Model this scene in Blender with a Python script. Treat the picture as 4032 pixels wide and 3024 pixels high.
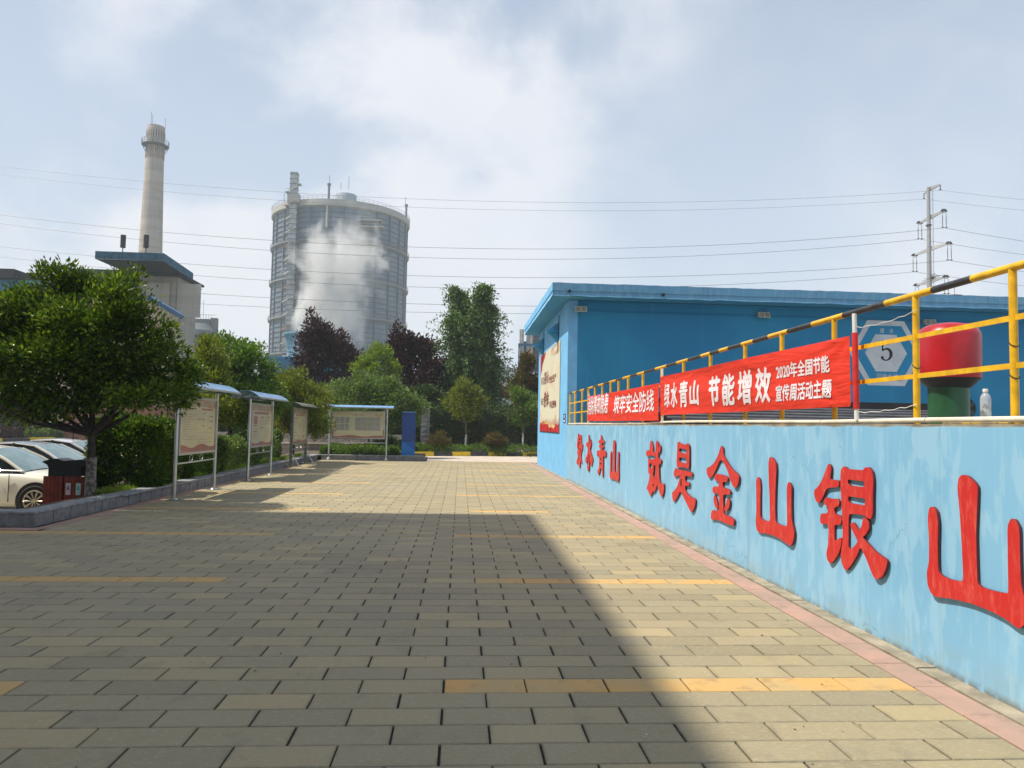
import bpy, bmesh, math, random
import numpy as np
from math import sin, cos, pi, radians, hypot, atan2, sqrt, floor
from mathutils import Matrix, Vector
for o in list(bpy.data.objects): bpy.data.objects.remove(o)
random.seed(7); RNG = np.random.default_rng(7)
S = bpy.context.scene; C = S.collection

# ------------------------------------------------------------------ camera
F, H = 2950.0, 1.65            # focal length in pixels of a 4032 px wide picture, eye height
YAW, PITCH, ROLL = radians(-3.87247), radians(3.18639), 0.0185
cam = bpy.data.cameras.new('camera'); camo = bpy.data.objects.new('camera', cam); C.objects.link(camo)
cam.sensor_width = 36.0; cam.lens = 36.0 * F / 4032; cam.clip_start = 0.05; cam.clip_end = 6000
M3 = Matrix.Rotation(YAW, 3, 'Z') @ Matrix.Rotation(pi/2 + PITCH, 3, 'X') @ Matrix.Rotation(ROLL, 3, 'Z')
camo.matrix_world = Matrix.Translation((0, 0, H)) @ M3.to_4x4()
S.camera = camo
# ------------------------------------------------------------------ light
SUND = Vector((1.0, 0.08, -1.652)).normalized()      # the way the sun's light travels
sun = bpy.data.lights.new('sun', 'SUN'); sun.energy = 5.0; sun.angle = radians(0.55); sun.color = (1.0, 0.915, 0.77)
suno = bpy.data.objects.new('sun', sun); C.objects.link(suno); suno.location = (-60, -5, 100)
suno.rotation_euler = SUND.to_track_quat('-Z', 'Y').to_euler()
W = bpy.data.worlds.new('World'); S.world = W; W.use_nodes = True
nt = W.node_tree; nt.nodes.clear()
def wn(t, **k):
    n = nt.nodes.new(t)
    for a, b in k.items(): setattr(n, a, b)
    return n
out = wn('ShaderNodeOutputWorld'); bg = wn('ShaderNodeBackground'); bg.inputs[1].default_value = 0.1
sky = wn('ShaderNodeTexSky', sky_type='NISHITA', sun_disc=False)
sky.sun_elevation = math.asin(-SUND.z); sky.sun_rotation = atan2(-SUND.x, -SUND.y) % (2*pi)
sky.altitude = 400; sky.air_density = 1.2; sky.dust_density = 3.0; sky.ozone_density = 1.5
tc = wn('ShaderNodeTexCoord')
sep = wn('ShaderNodeSeparateXYZ'); nt.links.new(tc.outputs['Generated'], sep.inputs[0])
mp = wn('ShaderNodeMapping'); mp.inputs['Scale'].default_value = (1.0, 1.0, 1.25); mp.inputs['Location'].default_value = (5.2, 1.1, 0.3)
nt.links.new(tc.outputs['Generated'], mp.inputs[0])
def wnoise(scale, detail, rough, dist):
    n = wn('ShaderNodeTexNoise'); n.inputs['Scale'].default_value = scale; n.inputs['Detail'].default_value = detail
    n.inputs['Roughness'].default_value = rough; n.inputs['Distortion'].default_value = dist
    nt.links.new(mp.outputs[0], n.inputs['Vector']); return n
def wramp(src, a, b, va=0.0, vb=1.0):
    r = wn('ShaderNodeMapRange', interpolation_type='SMOOTHSTEP'); r.inputs[1].default_value = a; r.inputs[2].default_value = b
    r.inputs[3].default_value = va; r.inputs[4].default_value = vb; nt.links.new(src, r.inputs[0]); return r
n1 = wnoise(3.6, 8, 0.52, 0.15); n2 = wnoise(1.5, 3, 0.5, 0.0)
c1 = wramp(n1.outputs[0], 0.42, 0.62); c2 = wramp(n2.outputs[0], 0.38, 0.60, 0.15, 1.0)
cm = wn('ShaderNodeMath', operation='MULTIPLY'); nt.links.new(c1.outputs[0], cm.inputs[0]); nt.links.new(c2.outputs[0], cm.inputs[1])
hz = wramp(sep.outputs[2], 0.05, 1.0, 0.96, 0.20)
m1 = wn('ShaderNodeMix', data_type='RGBA'); m1.inputs[7].default_value = (5.1, 5.95, 7.2, 1)
nt.links.new(hz.outputs[0], m1.inputs[0]); nt.links.new(sky.outputs[0], m1.inputs[6])
m2 = wn('ShaderNodeMix', data_type='RGBA'); m2.inputs[7].default_value = (7.6, 7.7, 8.1, 1)
cs = wn('ShaderNodeMath', operation='MULTIPLY'); cs.inputs[1].default_value = 0.85; nt.links.new(cm.outputs[0], cs.inputs[0])
nt.links.new(cs.outputs[0], m2.inputs[0]); nt.links.new(m1.outputs[2], m2.inputs[6])
nt.links.new(m2.outputs[2], bg.inputs[0]); nt.links.new(bg.outputs[0], out.inputs[0])
vs = S.view_settings; vs.view_transform = 'Standard'; vs.look = 'None'; vs.exposure = 0.28; vs.gamma = 1.0; vs.use_curve_mapping = False
S.render.engine = 'CYCLES'; cy = S.cycles
cy.max_bounces = 6; cy.diffuse_bounces = 3; cy.glossy_bounces = 3; cy.transmission_bounces = 6; cy.transparent_max_bounces = 12; cy.volume_bounces = 2
cy.volume_step_rate = 2.0; cy.volume_max_steps = 96; cy.use_denoising = True; cy.sample_clamp_indirect = 6.0

# ------------------------------------------------------------------ measuring helpers: a photo pixel to a point on a real plane
C0 = Vector((0, 0, H))
def ray(u, v): return M3 @ Vector(((u-2016)/F, -(v-1512)/F, -1.0))
def G(u, v, z=0.0): d = ray(u, v); return C0 + d*((z-H)/d.z)
def PX(u, v, x): d = ray(u, v); return C0 + d*(x/d.x)
def PY(u, v, y): d = ray(u, v); return C0 + d*(y/d.y)

# ------------------------------------------------------------------ materials
MATS = {}
class NM:
    def __init__(s, name):
        s.m = bpy.data.materials.new(name); s.m.use_nodes = True; s.t = s.m.node_tree
        s.b = s.t.nodes['Principled BSDF']; s.o = s.t.nodes['Material Output']
    def n(s, t, **k):
        n = s.t.nodes.new(t)
        for a, b in k.items(): setattr(n, a, b)
        return n
    def l(s, a, b): s.t.links.new(a, b)
    def pos(s, scale=(1, 1, 1), obj=False):
        if obj: src = s.n('ShaderNodeTexCoord').outputs['Object']
        else: src = s.n('ShaderNodeNewGeometry').outputs['Position']
        m = s.n('ShaderNodeMapping'); m.inputs['Scale'].default_value = scale; s.l(src, m.inputs[0]); return m.outputs[0]
    def noise(s, vec, scale, detail=4, rough=0.55, dist=0.0):
        n = s.n('ShaderNodeTexNoise'); n.inputs['Scale'].default_value = scale; n.inputs['Detail'].default_value = detail
        n.inputs['Roughness'].default_value = rough; n.inputs['Distortion'].default_value = dist; s.l(vec, n.inputs['Vector']); return n.outputs[0]
    def ramp(s, f, a, b, va=0.0, vb=1.0):
        r = s.n('ShaderNodeMapRange', interpolation_type='SMOOTHSTEP')
        for i, v in enumerate((a, b, va, vb)): r.inputs[i+1].default_value = v
        s.l(f, r.inputs[0]); return r.outputs[0]
    def mix(s, f, a, b, mode='MIX'):
        m = s.n('ShaderNodeMix', data_type='RGBA', blend_type=mode)
        for i, v in ((0, f), (6, a), (7, b)):
            if isinstance(v, (int, float)): m.inputs[i].default_value = v
            elif isinstance(v, (tuple, list)): m.inputs[i].default_value = (*v[:3], 1)
            else: s.l(v, m.inputs[i])
        return m.outputs[2]
    def mul(s, a, b, op='MULTIPLY'):
        m = s.n('ShaderNodeMath', operation=op)
        for i, v in ((0, a), (1, b)):
            if isinstance(v, (int, float)): m.inputs[i].default_value = v
            else: s.l(v, m.inputs[i])
        return m.outputs[0]
    def bump(s, h, strength=0.3, dist=0.01):
        b = s.n('ShaderNodeBump'); b.inputs['Strength'].default_value = strength; b.inputs['Distance'].default_value = dist
        s.l(h, b.inputs['Height']); s.l(b.outputs[0], s.b.inputs['Normal'])
    def fin(s, col=None, rough=0.8, metal=0.0, spec=None):
        if col is not None:
            if isinstance(col, (tuple, list)): s.b.inputs['Base Color'].default_value = (*col[:3], 1)
            else: s.l(col, s.b.inputs['Base Color'])
        if isinstance(rough, (int, float)): s.b.inputs['Roughness'].default_value = rough
        else: s.l(rough, s.b.inputs['Roughness'])
        s.b.inputs['Metallic'].default_value = metal
        if spec is not None: s.b.inputs['Specular IOR Level'].default_value = spec
        return s.m
def mat(name, col, rough=0.7, metal=0.0, var=0.12, scale=3.0, bump=0.0, spec=None, bs=40.0, dist=0.004):
    k = (name,)
    if k in MATS: return MATS[k]
    m = NM(name); p = m.pos()
    f = m.noise(p, scale, 5, 0.6)
    lo = tuple(c*(1-var*1.6) for c in col); hi = tuple(min(1, c*(1+var)) for c in col)
    c = m.mix(m.ramp(f, 0.3, 0.7), lo, hi)
    if bump: m.bump(m.noise(p, bs, 4, 0.6), bump, dist)
    MATS[k] = m.fin(c, rough, metal, spec); return MATS[k]

def mat_paver(name, isl):
    m = NM(name); p = m.pos()
    if isl: r = m.n('ShaderNodeNewGeometry').outputs['Random Per Island']
    else: r = m.n('ShaderNodeObjectInfo').outputs['Random']
    cr = m.n('ShaderNodeValToRGB'); e = cr.color_ramp.elements
    cols = [(0.0, (.240, .208, .130)), (.3, (.310, .263, .160)), (.6, (.272, .238, .152)), (.85, (.365, .300, .168)), (1.0, (.230, .208, .142))]
    e[0].position = 0; e[0].color = (*cols[0][1], 1); e[1].position = 1; e[1].color = (*cols[-1][1], 1)
    for q, c in cols[1:-1]: x = e.new(q); x.color = (*c, 1)
    m.l(r, cr.inputs[0]); col = cr.outputs[0]
    st = m.noise(m.pos((5, 26, 5)), 3.0, 6, 0.7); sp = m.noise(p, 130, 3, 0.7); bl = m.noise(p, 3.3, 4, 0.6)
    col = m.mix(m.mul(m.ramp(st, .5, .70), .55), col, (.44, .405, .31)); fl_ = m.noise(m.pos((14, 55, 14)), 2.0, 5, .75); col = m.mix(m.ramp(fl_, .56, .68, 0, .75), col, (.50, .465, .37)); col = m.mix(m.ramp(fl_, .44, .30, 0, .6), col, (.15, .14, .115))
    col = m.mix(m.ramp(bl, .55, .75, 0, .35), col, (.16, .15, .125))
    big = m.noise(p, .35, 3, .5); col = m.mix(m.ramp(big, .45, .75, 0, .25), col, (.36, .32, .24))
    sn = m.noise(p, 1.15, 6, .68, .4); col = m.mix(m.ramp(sn, .56, .72, 0, .38), col, (.17, .145, .10)); sn2 = m.noise(m.pos((1, 1, 1)), .62, 5, .6); col = m.mix(m.ramp(sn2, .60, .75, 0, .3), col, (.42, .38, .28))
    uv = m.n('ShaderNodeUVMap'); s = m.n('ShaderNodeSeparateXYZ'); m.l(uv.outputs[0], s.inputs[0])
    def edge(o, w):
        a = m.mul(o, .5, 'SUBTRACT'); a = m.mul(m.n('ShaderNodeMath').outputs[0] if False else a, 1.0); ab = m.n('ShaderNodeMath', operation='ABSOLUTE'); m.l(a, ab.inputs[0])
        return m.ramp(ab.outputs[0], .5-w, .5, 0, 1)
    ed = m.mul(edge(s.outputs[0], .05), edge(s.outputs[1], .10), 'MAXIMUM')
    ed = m.mul(ed, m.ramp(m.noise(p, 5, 4, .6), .3, .62))
    col = m.mix(m.mul(ed, .12 if isl else .36), col, (.115, .112, .10))
    m.bump(m.mul(sp, m.mul(st, .6), 'ADD'), .35, .004)
    return m.fin(col, m.ramp(st, .3, .7, .62, .85), spec=.35)
def mat_tint(name, c1, c2, dark=(.14, .12, .09)):
    m = NM(name); p = m.pos(); st = m.noise(m.pos((5, 20, 5)), 3.0, 6, .7)
    r = m.noise(p, 1.7, 3, .6); col = m.mix(m.ramp(r, .35, .65), c1, c2)
    col = m.mix(m.ramp(m.noise(p, 6, 5, .65), .5, .75, 0, .5), col, dark)
    col = m.mix(m.ramp(st, .55, .75, 0, .3), col, (.5, .45, .36))
    m.bump(m.noise(p, 130, 3, .7), .3, .003); return m.fin(col, .8, spec=.3)

def mat_lightblue(name='light_blue_paint', base=(.235, .50, .74), pale=(.42, .64, .80), deep=(.15, .395, .64)):
    m = NM(name); p = m.pos()
    ps = m.pos((2.8, 2.8, 1.0)); pv = m.pos((9, 9, .45))
    a = m.noise(ps, 2.2, 8, .62, .25); b = m.noise(pv, 1.6, 6, .65); d = m.noise(p, .55, 3, .5)
    col = m.mix(m.ramp(d, .35, .7, 0, .55), base, deep)
    f = m.ramp(m.mul(a, m.mul(m.ramp(d, .3, .7), .12), 'ADD'), .55, .64)
    col = m.mix(m.mul(f, .33), col, pale)
    col = m.mix(m.ramp(b, .56, .72, 0, .32), col, pale)
    col = m.mix(m.ramp(m.noise(m.pos((9, 9, .18)), 1.3, 4, .6), .62, .72, 0, .35), col, (.19, .36, .44))
    z = m.n('ShaderNodeSeparateXYZ'); m.l(m.n('ShaderNodeNewGeometry').outputs['Position'], z.inputs[0])
    low = m.mul(m.ramp(z.outputs[2], .32, .0), m.ramp(m.noise(p, 4, 6, .7), .35, .65)); 
    col = m.mix(m.mul(low, .55), col, (.28, .38, .38)); lo2 = m.mul(m.ramp(z.outputs[2], .07, .0), m.ramp(m.noise(p, 7, 5, .7), .38, .55)); col = m.mix(m.mul(lo2, .8), col, (.16, .14, .11))
    w = m.n('ShaderNodeTexVoronoi', feature='DISTANCE_TO_EDGE'); w.inputs['Scale'].default_value = .62
    dv = m.n('ShaderNodeMix', data_type='RGBA', blend_type='ADD'); dv.inputs[0].default_value = .5
    nn = m.n('ShaderNodeTexNoise'); nn.inputs['Scale'].default_value = 3.5; nn.inputs['Detail'].default_value = 8; m.l(p, nn.inputs['Vector'])
    m.l(p, dv.inputs[6]); m.l(nn.outputs['Color'], dv.inputs[7]); m.l(dv.outputs[2], w.inputs['Vector'])
    crk = m.mul(m.ramp(w.outputs['Distance'], .006, .001), m.ramp(m.noise(p, .8, 2, .5), .46, .58))
    col = m.mix(m.mul(crk, .2), col, (.08, .19, .26))
    h = m.mul(m.mul(m.noise(p, 30, 5, .6), .35), m.mul(a, .7), 'ADD')
    m.bump(m.mul(h, crk, 'SUBTRACT'), .35, .006)
    return m.fin(col, m.ramp(a, .4, .65, .42, .62), spec=.45)
def mat_leaf(name, a, b, c=None, trans=.35, rough=.45):
    m = NM(name); r = m.n('ShaderNodeNewGeometry').outputs['Random Per Island']
    cr = m.n('ShaderNodeValToRGB'); e = cr.color_ramp.elements
    e[0].color = (*a, 1); e[1].color = (*(c or b), 1)
    x = e.new(.6); x.color = (*b, 1); m.l(r, cr.inputs[0])
    big = m.noise(m.pos(), .9, 3, .5); col = m.mix(m.ramp(big, .35, .7, 0, .4), cr.outputs[0], tuple(q*.55 for q in a))
    m.fin(col, rough, spec=.3)
    t = m.n('ShaderNodeBsdfTranslucent'); m.l(m.mix(1.0, col, (1.5, 1.45, .6), 'MULTIPLY'), t.inputs[0])
    s = m.n('ShaderNodeMixShader'); s.inputs[0].default_value = trans
    m.l(m.b.outputs[0], s.inputs[1]); m.l(t.outputs[0], s.inputs[2]); m.l(s.outputs[0], m.o.inputs[0]); return m.m
def mat_glass(name, tint=(.8, .9, .95), alpha=.25, rough=.05):
    m = NM(name); m.fin(tint, rough, 0); t = m.n('ShaderNodeBsdfTransparent'); g = m.n('ShaderNodeBsdfGlossy'); g.inputs['Roughness'].default_value = rough
    f = m.n('ShaderNodeLayerWeight'); f.inputs[0].default_value = .5; a = m.n('ShaderNodeMixShader'); m.l(m.ramp(f.outputs[1], .6, 1.0, .02, .30), a.inputs[0]); m.l(t.outputs[0], a.inputs[1]); m.l(g.outputs[0], a.inputs[2])
    s = m.n('ShaderNodeMixShader'); s.inputs[0].default_value = alpha; m.l(a.outputs[0], s.inputs[1]); m.l(m.b.outputs[0], s.inputs[2]); m.l(s.outputs[0], m.o.inputs[0]); return m.m

# ------------------------------------------------------------------ mesh helpers
WL = {}
class MB:
    def __init__(s): s.v = []; s.f = []
    def add(s, vs, fs):
        k = len(s.v); s.v += [tuple(p) for p in vs]; s.f += [tuple(i+k for i in f) for f in fs]; return s
    def box(s, x0, y0, z0, x1, y1, z1):
        x0, x1 = sorted((x0, x1)); y0, y1 = sorted((y0, y1)); z0, z1 = sorted((z0, z1))
        return s.add([(x0,y0,z0),(x1,y0,z0),(x1,y1,z0),(x0,y1,z0),(x0,y0,z1),(x1,y0,z1),(x1,y1,z1),(x0,y1,z1)],
                     [(0,3,2,1),(4,5,6,7),(0,1,5,4),(1,2,6,5),(2,3,7,6),(3,0,4,7)])
    def cyl(s, p0, p1, r, n=10, r2=None, caps=True):
        p0, p1 = Vector(p0), Vector(p1); d = (p1-p0)
        if d.length < 1e-9: return s
        d.normalize(); a = Vector((0, 0, 1)) if abs(d.z) < .9 else Vector((1, 0, 0)); x = d.cross(a).normalized(); y = d.cross(x)
        r2 = r if r2 is None else r2; V = []
        for p, q in ((p0, r), (p1, r2)):
            for i in range(n): t = 2*pi*i/n; V.append(p + x*(q*cos(t)) + y*(q*sin(t)))
        Fs = [(i, (i+1) % n, n+(i+1) % n, n+i) for i in range(n)]
        if caps: Fs += [tuple(range(n-1, -1, -1)), tuple(range(n, 2*n))]
        return s.add(V, Fs)
    def bar(s, p0, p1, w, h=None):
        return s.cyl(p0, p1, w*.7071, 4) if h is None else s
    def tube(s, pts, r, n=8, rs=None):
        pts = [Vector(p) for p in pts]; V = []; x = None
        for i, p in enumerate(pts):
            d = (pts[min(i+1, len(pts)-1)] - pts[max(i-1, 0)]).normalized()
            if x is None: a = Vector((0, 0, 1)) if abs(d.z) < .9 else Vector((1, 0, 0)); x = d.cross(a).normalized()
            else: x = (x - d*x.dot(d)).normalized()
            y = d.cross(x); q = rs[i] if rs else r
            for k in range(n): t = 2*pi*k/n; V.append(p + x*(q*cos(t)) + y*(q*sin(t)))
        Fs = []
        for i in range(len(pts)-1):
            for k in range(n): Fs.append((i*n+k, i*n+(k+1) % n, (i+1)*n+(k+1) % n, (i+1)*n+k))
        Fs += [tuple(range(n-1, -1, -1)), tuple(range((len(pts)-1)*n, len(pts)*n))]
        return s.add(V, Fs)
    def lathe(s, prof, c=(0, 0, 0), n=24):
        V = []; 
        for r, z in prof:
            for k in range(n): t = 2*pi*k/n; V.append((c[0]+r*cos(t), c[1]+r*sin(t), c[2]+z))
        Fs = [(i*n+k, i*n+(k+1) % n, (i+1)*n+(k+1) % n, (i+1)*n+k) for i in range(len(prof)-1) for k in range(n)]
        if prof[0][0] > 1e-4: Fs.append(tuple(range(n-1, -1, -1)))
        if prof[-1][0] > 1e-4: Fs.append(tuple(range((len(prof)-1)*n, len(prof)*n)))
        return s.add(V, Fs)
    def prism(s, pts, off):       # planar polygon (3-D points) swept by off
        n = len(pts); o = Vector(off); V = [Vector(p) for p in pts]; V += [p+o for p in V]
        return s.add(V, [tuple(range(n-1, -1, -1)), tuple(range(n, 2*n))] + [(i, (i+1) % n, n+(i+1) % n, n+i) for i in range(n)])
    def grid(s, P):               # P[i][j] points
        a, b = len(P), len(P[0]); V = [p for r in P for p in r]
        return s.add(V, [(i*b+j, i*b+j+1, (i+1)*b+j+1, (i+1)*b+j) for i in range(a-1) for j in range(b-1)])
    def build(s, name, m, parent=None, smooth=False, label=None, cat=None, group=None, kind=None, bevel=0.0):
        me = bpy.data.meshes.new(name); w = WL.get(parent.name, Vector((0, 0, 0))) if parent else Vector((0, 0, 0))
        me.from_pydata([(p[0]-w.x, p[1]-w.y, p[2]-w.z) for p in s.v], [], s.f); me.update()
        return link(me, name, m, parent, smooth, label, cat, group, kind, bevel, w)
def link(me, name, m, parent=None, smooth=False, label=None, cat=None, group=None, kind=None, bevel=0.0, w=None):
    if m is not None and len(me.materials) == 0: me.materials.append(m)
    o = bpy.data.objects.new(name, me); C.objects.link(o)
    bm = bmesh.new(); bm.from_mesh(me); bmesh.ops.recalc_face_normals(bm, faces=bm.faces); bm.to_mesh(me); bm.free()
    if smooth:
        me.polygons.foreach_set('use_smooth', [True]*len(me.polygons)); me.set_sharp_from_angle(angle=radians(40))
    if parent: o.parent = parent
    WL[o.name] = w if w is not None else Vector((0, 0, 0))
    if bevel: md = o.modifiers.new('bevel', 'BEVEL'); md.width = bevel; md.segments = 2; md.limit_method = 'ANGLE'; md.harden_normals = False
    return tag(o, label, cat, group, kind)
def tag(o, label=None, cat=None, group=None, kind=None):
    if label: o['label'] = label
    if cat: o['category'] = cat
    if group: o['group'] = group
    if kind: o['kind'] = kind
    return o
def thing(name, label, cat, loc=(0, 0, 0), group=None):
    o = bpy.data.objects.new(name, None); C.objects.link(o); o.location = loc; o.empty_display_size = .2
    WL[o.name] = Vector(loc); return tag(o, label, cat, group)
def inst(me, name, parent, loc, rot=(0, 0, 0), scale=None, label=None):   # another object on shared mesh data; loc in world
    o = bpy.data.objects.new(name, me); C.objects.link(o); o.parent = parent; w = WL[parent.name]
    o.location = Vector(loc)-w; o.rotation_euler = rot; WL[o.name] = Vector(loc)
    if scale: o.scale = scale
    if label: o['label'] = label
    return o
def copy_tree(o, parent=None, label=None, loc=None):
    c = o.copy(); C.objects.link(c); WL[c.name] = WL[o.name]
    if parent: c.parent = parent
    if label: c['label'] = label
    if loc is not None: c.location = loc
    for ch in list(o.children): copy_tree(ch, c)
    return c
def quads_mesh(V, Fq, name, m, parent=None, **k):
    w = WL.get(parent.name, Vector((0, 0, 0))) if parent else Vector((0, 0, 0))
    me = bpy.data.meshes.new(name); V = np.asarray(V, np.float32) - np.array(w, np.float32); Fq = np.asarray(Fq, np.int32)
    me.vertices.add(len(V)); me.vertices.foreach_set('co', V.ravel()); n = Fq.shape[1]
    me.loops.add(Fq.size); me.loops.foreach_set('vertex_index', Fq.ravel()); me.polygons.add(len(Fq))
    me.polygons.foreach_set('loop_start', np.arange(0, Fq.size, n, dtype=np.int32)); me.polygons.foreach_set('loop_total', np.full(len(Fq), n, np.int32))
    me.update(calc_edges=True); me.shade_flat(); me.materials.append(m); o = bpy.data.objects.new(name, me); C.objects.link(o)
    if parent: o.parent = parent
    WL[o.name] = w; return tag(o, **k)
# flat lettering: a text's outline as a mesh stretched into a box of a plane
def text_mesh(body, bold=0.0, ext=0.0):
    cu = bpy.data.curves.new('t', 'FONT'); cu.body = body; cu.offset = bold; cu.extrude = ext; cu.resolution_u = 3; cu.space_character = 1.0
    ob = bpy.data.objects.new('t', cu); C.objects.link(ob); dg = bpy.context.evaluated_depsgraph_get(); dg.update()
    me = bpy.data.meshes.new_from_object(ob.evaluated_get(dg)); bpy.data.objects.remove(ob); return me
def text_on(name, body, m, parent, org, ex, ey, bold=0.015, ext=0.0, fn=None, sub=0, **k):
    """stretch the text's bounding box onto org + a*ex + b*ey, a, b in 0..1; fn may bend it"""
    me = text_mesh(body, 0.0, ext)
    if bold:      # heavier strokes: the same outline laid down five times, a hair apart
        bm = bmesh.new(); bm.from_mesh(me); src = list(bm.faces)[:]; bm.verts.ensure_lookup_table(); base = bmesh.new(); base.from_mesh(me)
        for i, (dx, dy) in enumerate(((bold, 0), (-bold, 0), (0, bold*.8), (0, -bold*.8))):
            mp_ = {v.index: bm.verts.new((v.co.x+dx, v.co.y+dy, v.co.z+.00025*(i+1))) for v in base.verts}
            for f in base.faces:
                try: bm.faces.new([mp_[v.index] for v in f.verts])
                except ValueError: pass
        bm.to_mesh(me); bm.free(); base.free()
    co = np.array([v.co for v in me.vertices]); mn, mx = co.min(0), co.max(0)
    org, ex, ey = Vector(org), Vector(ex), Vector(ey); nz = ex.cross(ey).normalized(); w = WL[parent.name] if parent else Vector((0, 0, 0))
    if sub:
        bm = bmesh.new(); bm.from_mesh(me); bmesh.ops.triangulate(bm, faces=bm.faces)
        for _ in range(sub): bmesh.ops.subdivide_edges(bm, edges=[e for e in bm.edges if e.calc_length() > .12], cuts=1); bmesh.ops.triangulate(bm, faces=bm.faces)
        bm.to_mesh(me); bm.free()
    for v in me.vertices:
        a = (v.co.x-mn[0])/(mx[0]-mn[0]); b = (v.co.y-mn[1])/(mx[1]-mn[1]); p = org + ex*a + ey*b + nz*(v.co.z*1.0)
        if fn: p = fn(p)
        v.co = p - w
    me.update(); me.materials.clear(); o = link(me, name, m, parent, w=w, **k); return o
def chaikin(p, it=1, c=.22):
    for _ in range(it):
        q = []
        for i in range(len(p)):
            a, b = p[i], p[(i+1) % len(p)]; q += [(a[0]*(1-c)+b[0]*c, a[1]*(1-c)+b[1]*c), (a[0]*c+b[0]*(1-c), a[1]*c+b[1]*(1-c))]
        p = q
    return p
def cut_out(name, loops, ext, bevel, m, M4, parent=None, **k):   # filled 2-D outline with holes, given thickness
    cu = bpy.data.curves.new(name, 'CURVE'); cu.dimensions = '2D'; cu.fill_mode = 'BOTH'; cu.extrude = ext; cu.bevel_depth = bevel; cu.offset = -bevel; cu.bevel_resolution = 1
    for L in loops:
        sp = cu.splines.new('POLY'); sp.points.add(len(L)-1); sp.use_cyclic_u = True
        for q, (x, y) in zip(sp.points, L): q.co = (x, y, 0, 1)
    ob = bpy.data.objects.new(name, cu); C.objects.link(ob); dg = bpy.context.evaluated_depsgraph_get(); dg.update()
    me = bpy.data.meshes.new_from_object(ob.evaluated_get(dg)); bpy.data.objects.remove(ob); me.transform(M4); me.materials.clear()
    return link(me, name, m, parent, **k)
# ------------------------------------------------------------------ common materials
M = {}
M['paverO'] = mat_paver('paver_stone', False); M['paverI'] = mat_paver('paver_stone_mass', True)
M['yellow_paver'] = mat_tint('yellow_paver', (.54, .33, .12), (.44, .33, .16)); M['pink'] = mat_tint('pink_paver', (.42, .265, .215), (.33, .235, .19))
M['joint'] = mat('joint_dirt', (.020, .018, .016), .95, bump=.5, bs=60)
M['concrete'] = mat('gutter_concrete', (.31, .27, .20), .9, var=.22, scale=5, bump=.6, bs=50, dist=.008)
M['pale_paving'] = mat('pale_paving', (.50, .43, .36), .85, var=.12, scale=1.5, bump=.2)
M['asphalt'] = mat('parking_asphalt', (.36, .31, .22), .9, var=.15, scale=1.2, bump=.5)
M['ground'] = mat('far_ground', (.12, .13, .07), .95, var=.3, scale=.2)
M['soil'] = mat('soil', (.10, .075, .05), .95, var=.3, scale=6, bump=.6)
M['wall'] = mat_lightblue()
M['kerbblack'] = mat('black_kerb_paint', (.045, .048, .055), .6, var=.3, scale=4); M['kerbyellow'] = mat('yellow_kerb_paint', (.72, .50, .02), .6, var=.15, scale=6)
def mat_granite():
    m = NM('rough_granite'); p = m.pos(); a = m.noise(p, 9, 7, .62, .8); b = m.noise(p, 60, 3, .6); r = m.n('ShaderNodeObjectInfo').outputs['Random']
    col = m.mix(m.ramp(a, .35, .7), (.135, .14, .15), (.24, .245, .255)); col = m.mix(m.mul(r, .35), col, (.17, .15, .15)); m.bump(m.mul(a, m.mul(b, .3), 'ADD'), .8, .02)
    return m.fin(col, .8)
M['granite'] = mat_granite(); M['coping'] = mat('granite_coping', (.25, .26, .28), .75, var=.18, scale=8, bump=.2)
M['steel'] = mat('stainless_steel', (.52, .52, .50), .28, 1.0, var=.06); M['green_steel'] = mat('dull_green_steel', (.16, .18, .15), .5, .5)
M['white'] = mat('white_paint', (.74, .74, .72), .5, var=.05); M['yellow'] = mat('yellow_rail_paint', (.80, .46, .012), .38, var=.14, scale=9, bump=.15, bs=30)
M['blackrail'] = mat('black_rail_paint', (.035, .035, .04), .45, var=.3, scale=9); M['cream_pipe'] = mat('cream_pipe', (.78, .72, .60), .45, var=.10, scale=5)
M['dark'] = mat('dark_metal', (.02, .022, .026), .5, .3)

# ------------------------------------------------------------------ setting: ground, plaza, parking, roads
def struct(name, mb, m, parent=None, **k): return mb.build(name, m, parent, kind=None if parent else 'structure', **k)
struct('ground', MB().box(-900, -120, -1.2, 900, 950, -.50), M['ground'])
struct('parking_lot', MB().box(-80, 12.0, -.499, -7.12, 62.5, -.45).box(-80, -40, -.499, -14.0, 12.0, -.45), M['asphalt'])
struct('road', MB().box(-7.1, 34.02, -.499, 3.36, 41.5, -.006).box(3.36, 34.02, -.499, 40, 41.6, -.008), M['pale_paving'])
pv = thing('pavement', 'plaza paved with long grey-buff pavers and yellow courses', 'pavement', (0, 0, 0)); pv['kind'] = 'structure'; del pv['category']
struct('paving_bed', MB().box(-14, -9, -.499, -6.30, 11.8, -.014).box(-6.30, -9, -.499, 3.37, 34.02, -.014), M['joint'], pv)
LP, PP, Y0, XJ = .52, .2475, 3.985, -.07
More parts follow.
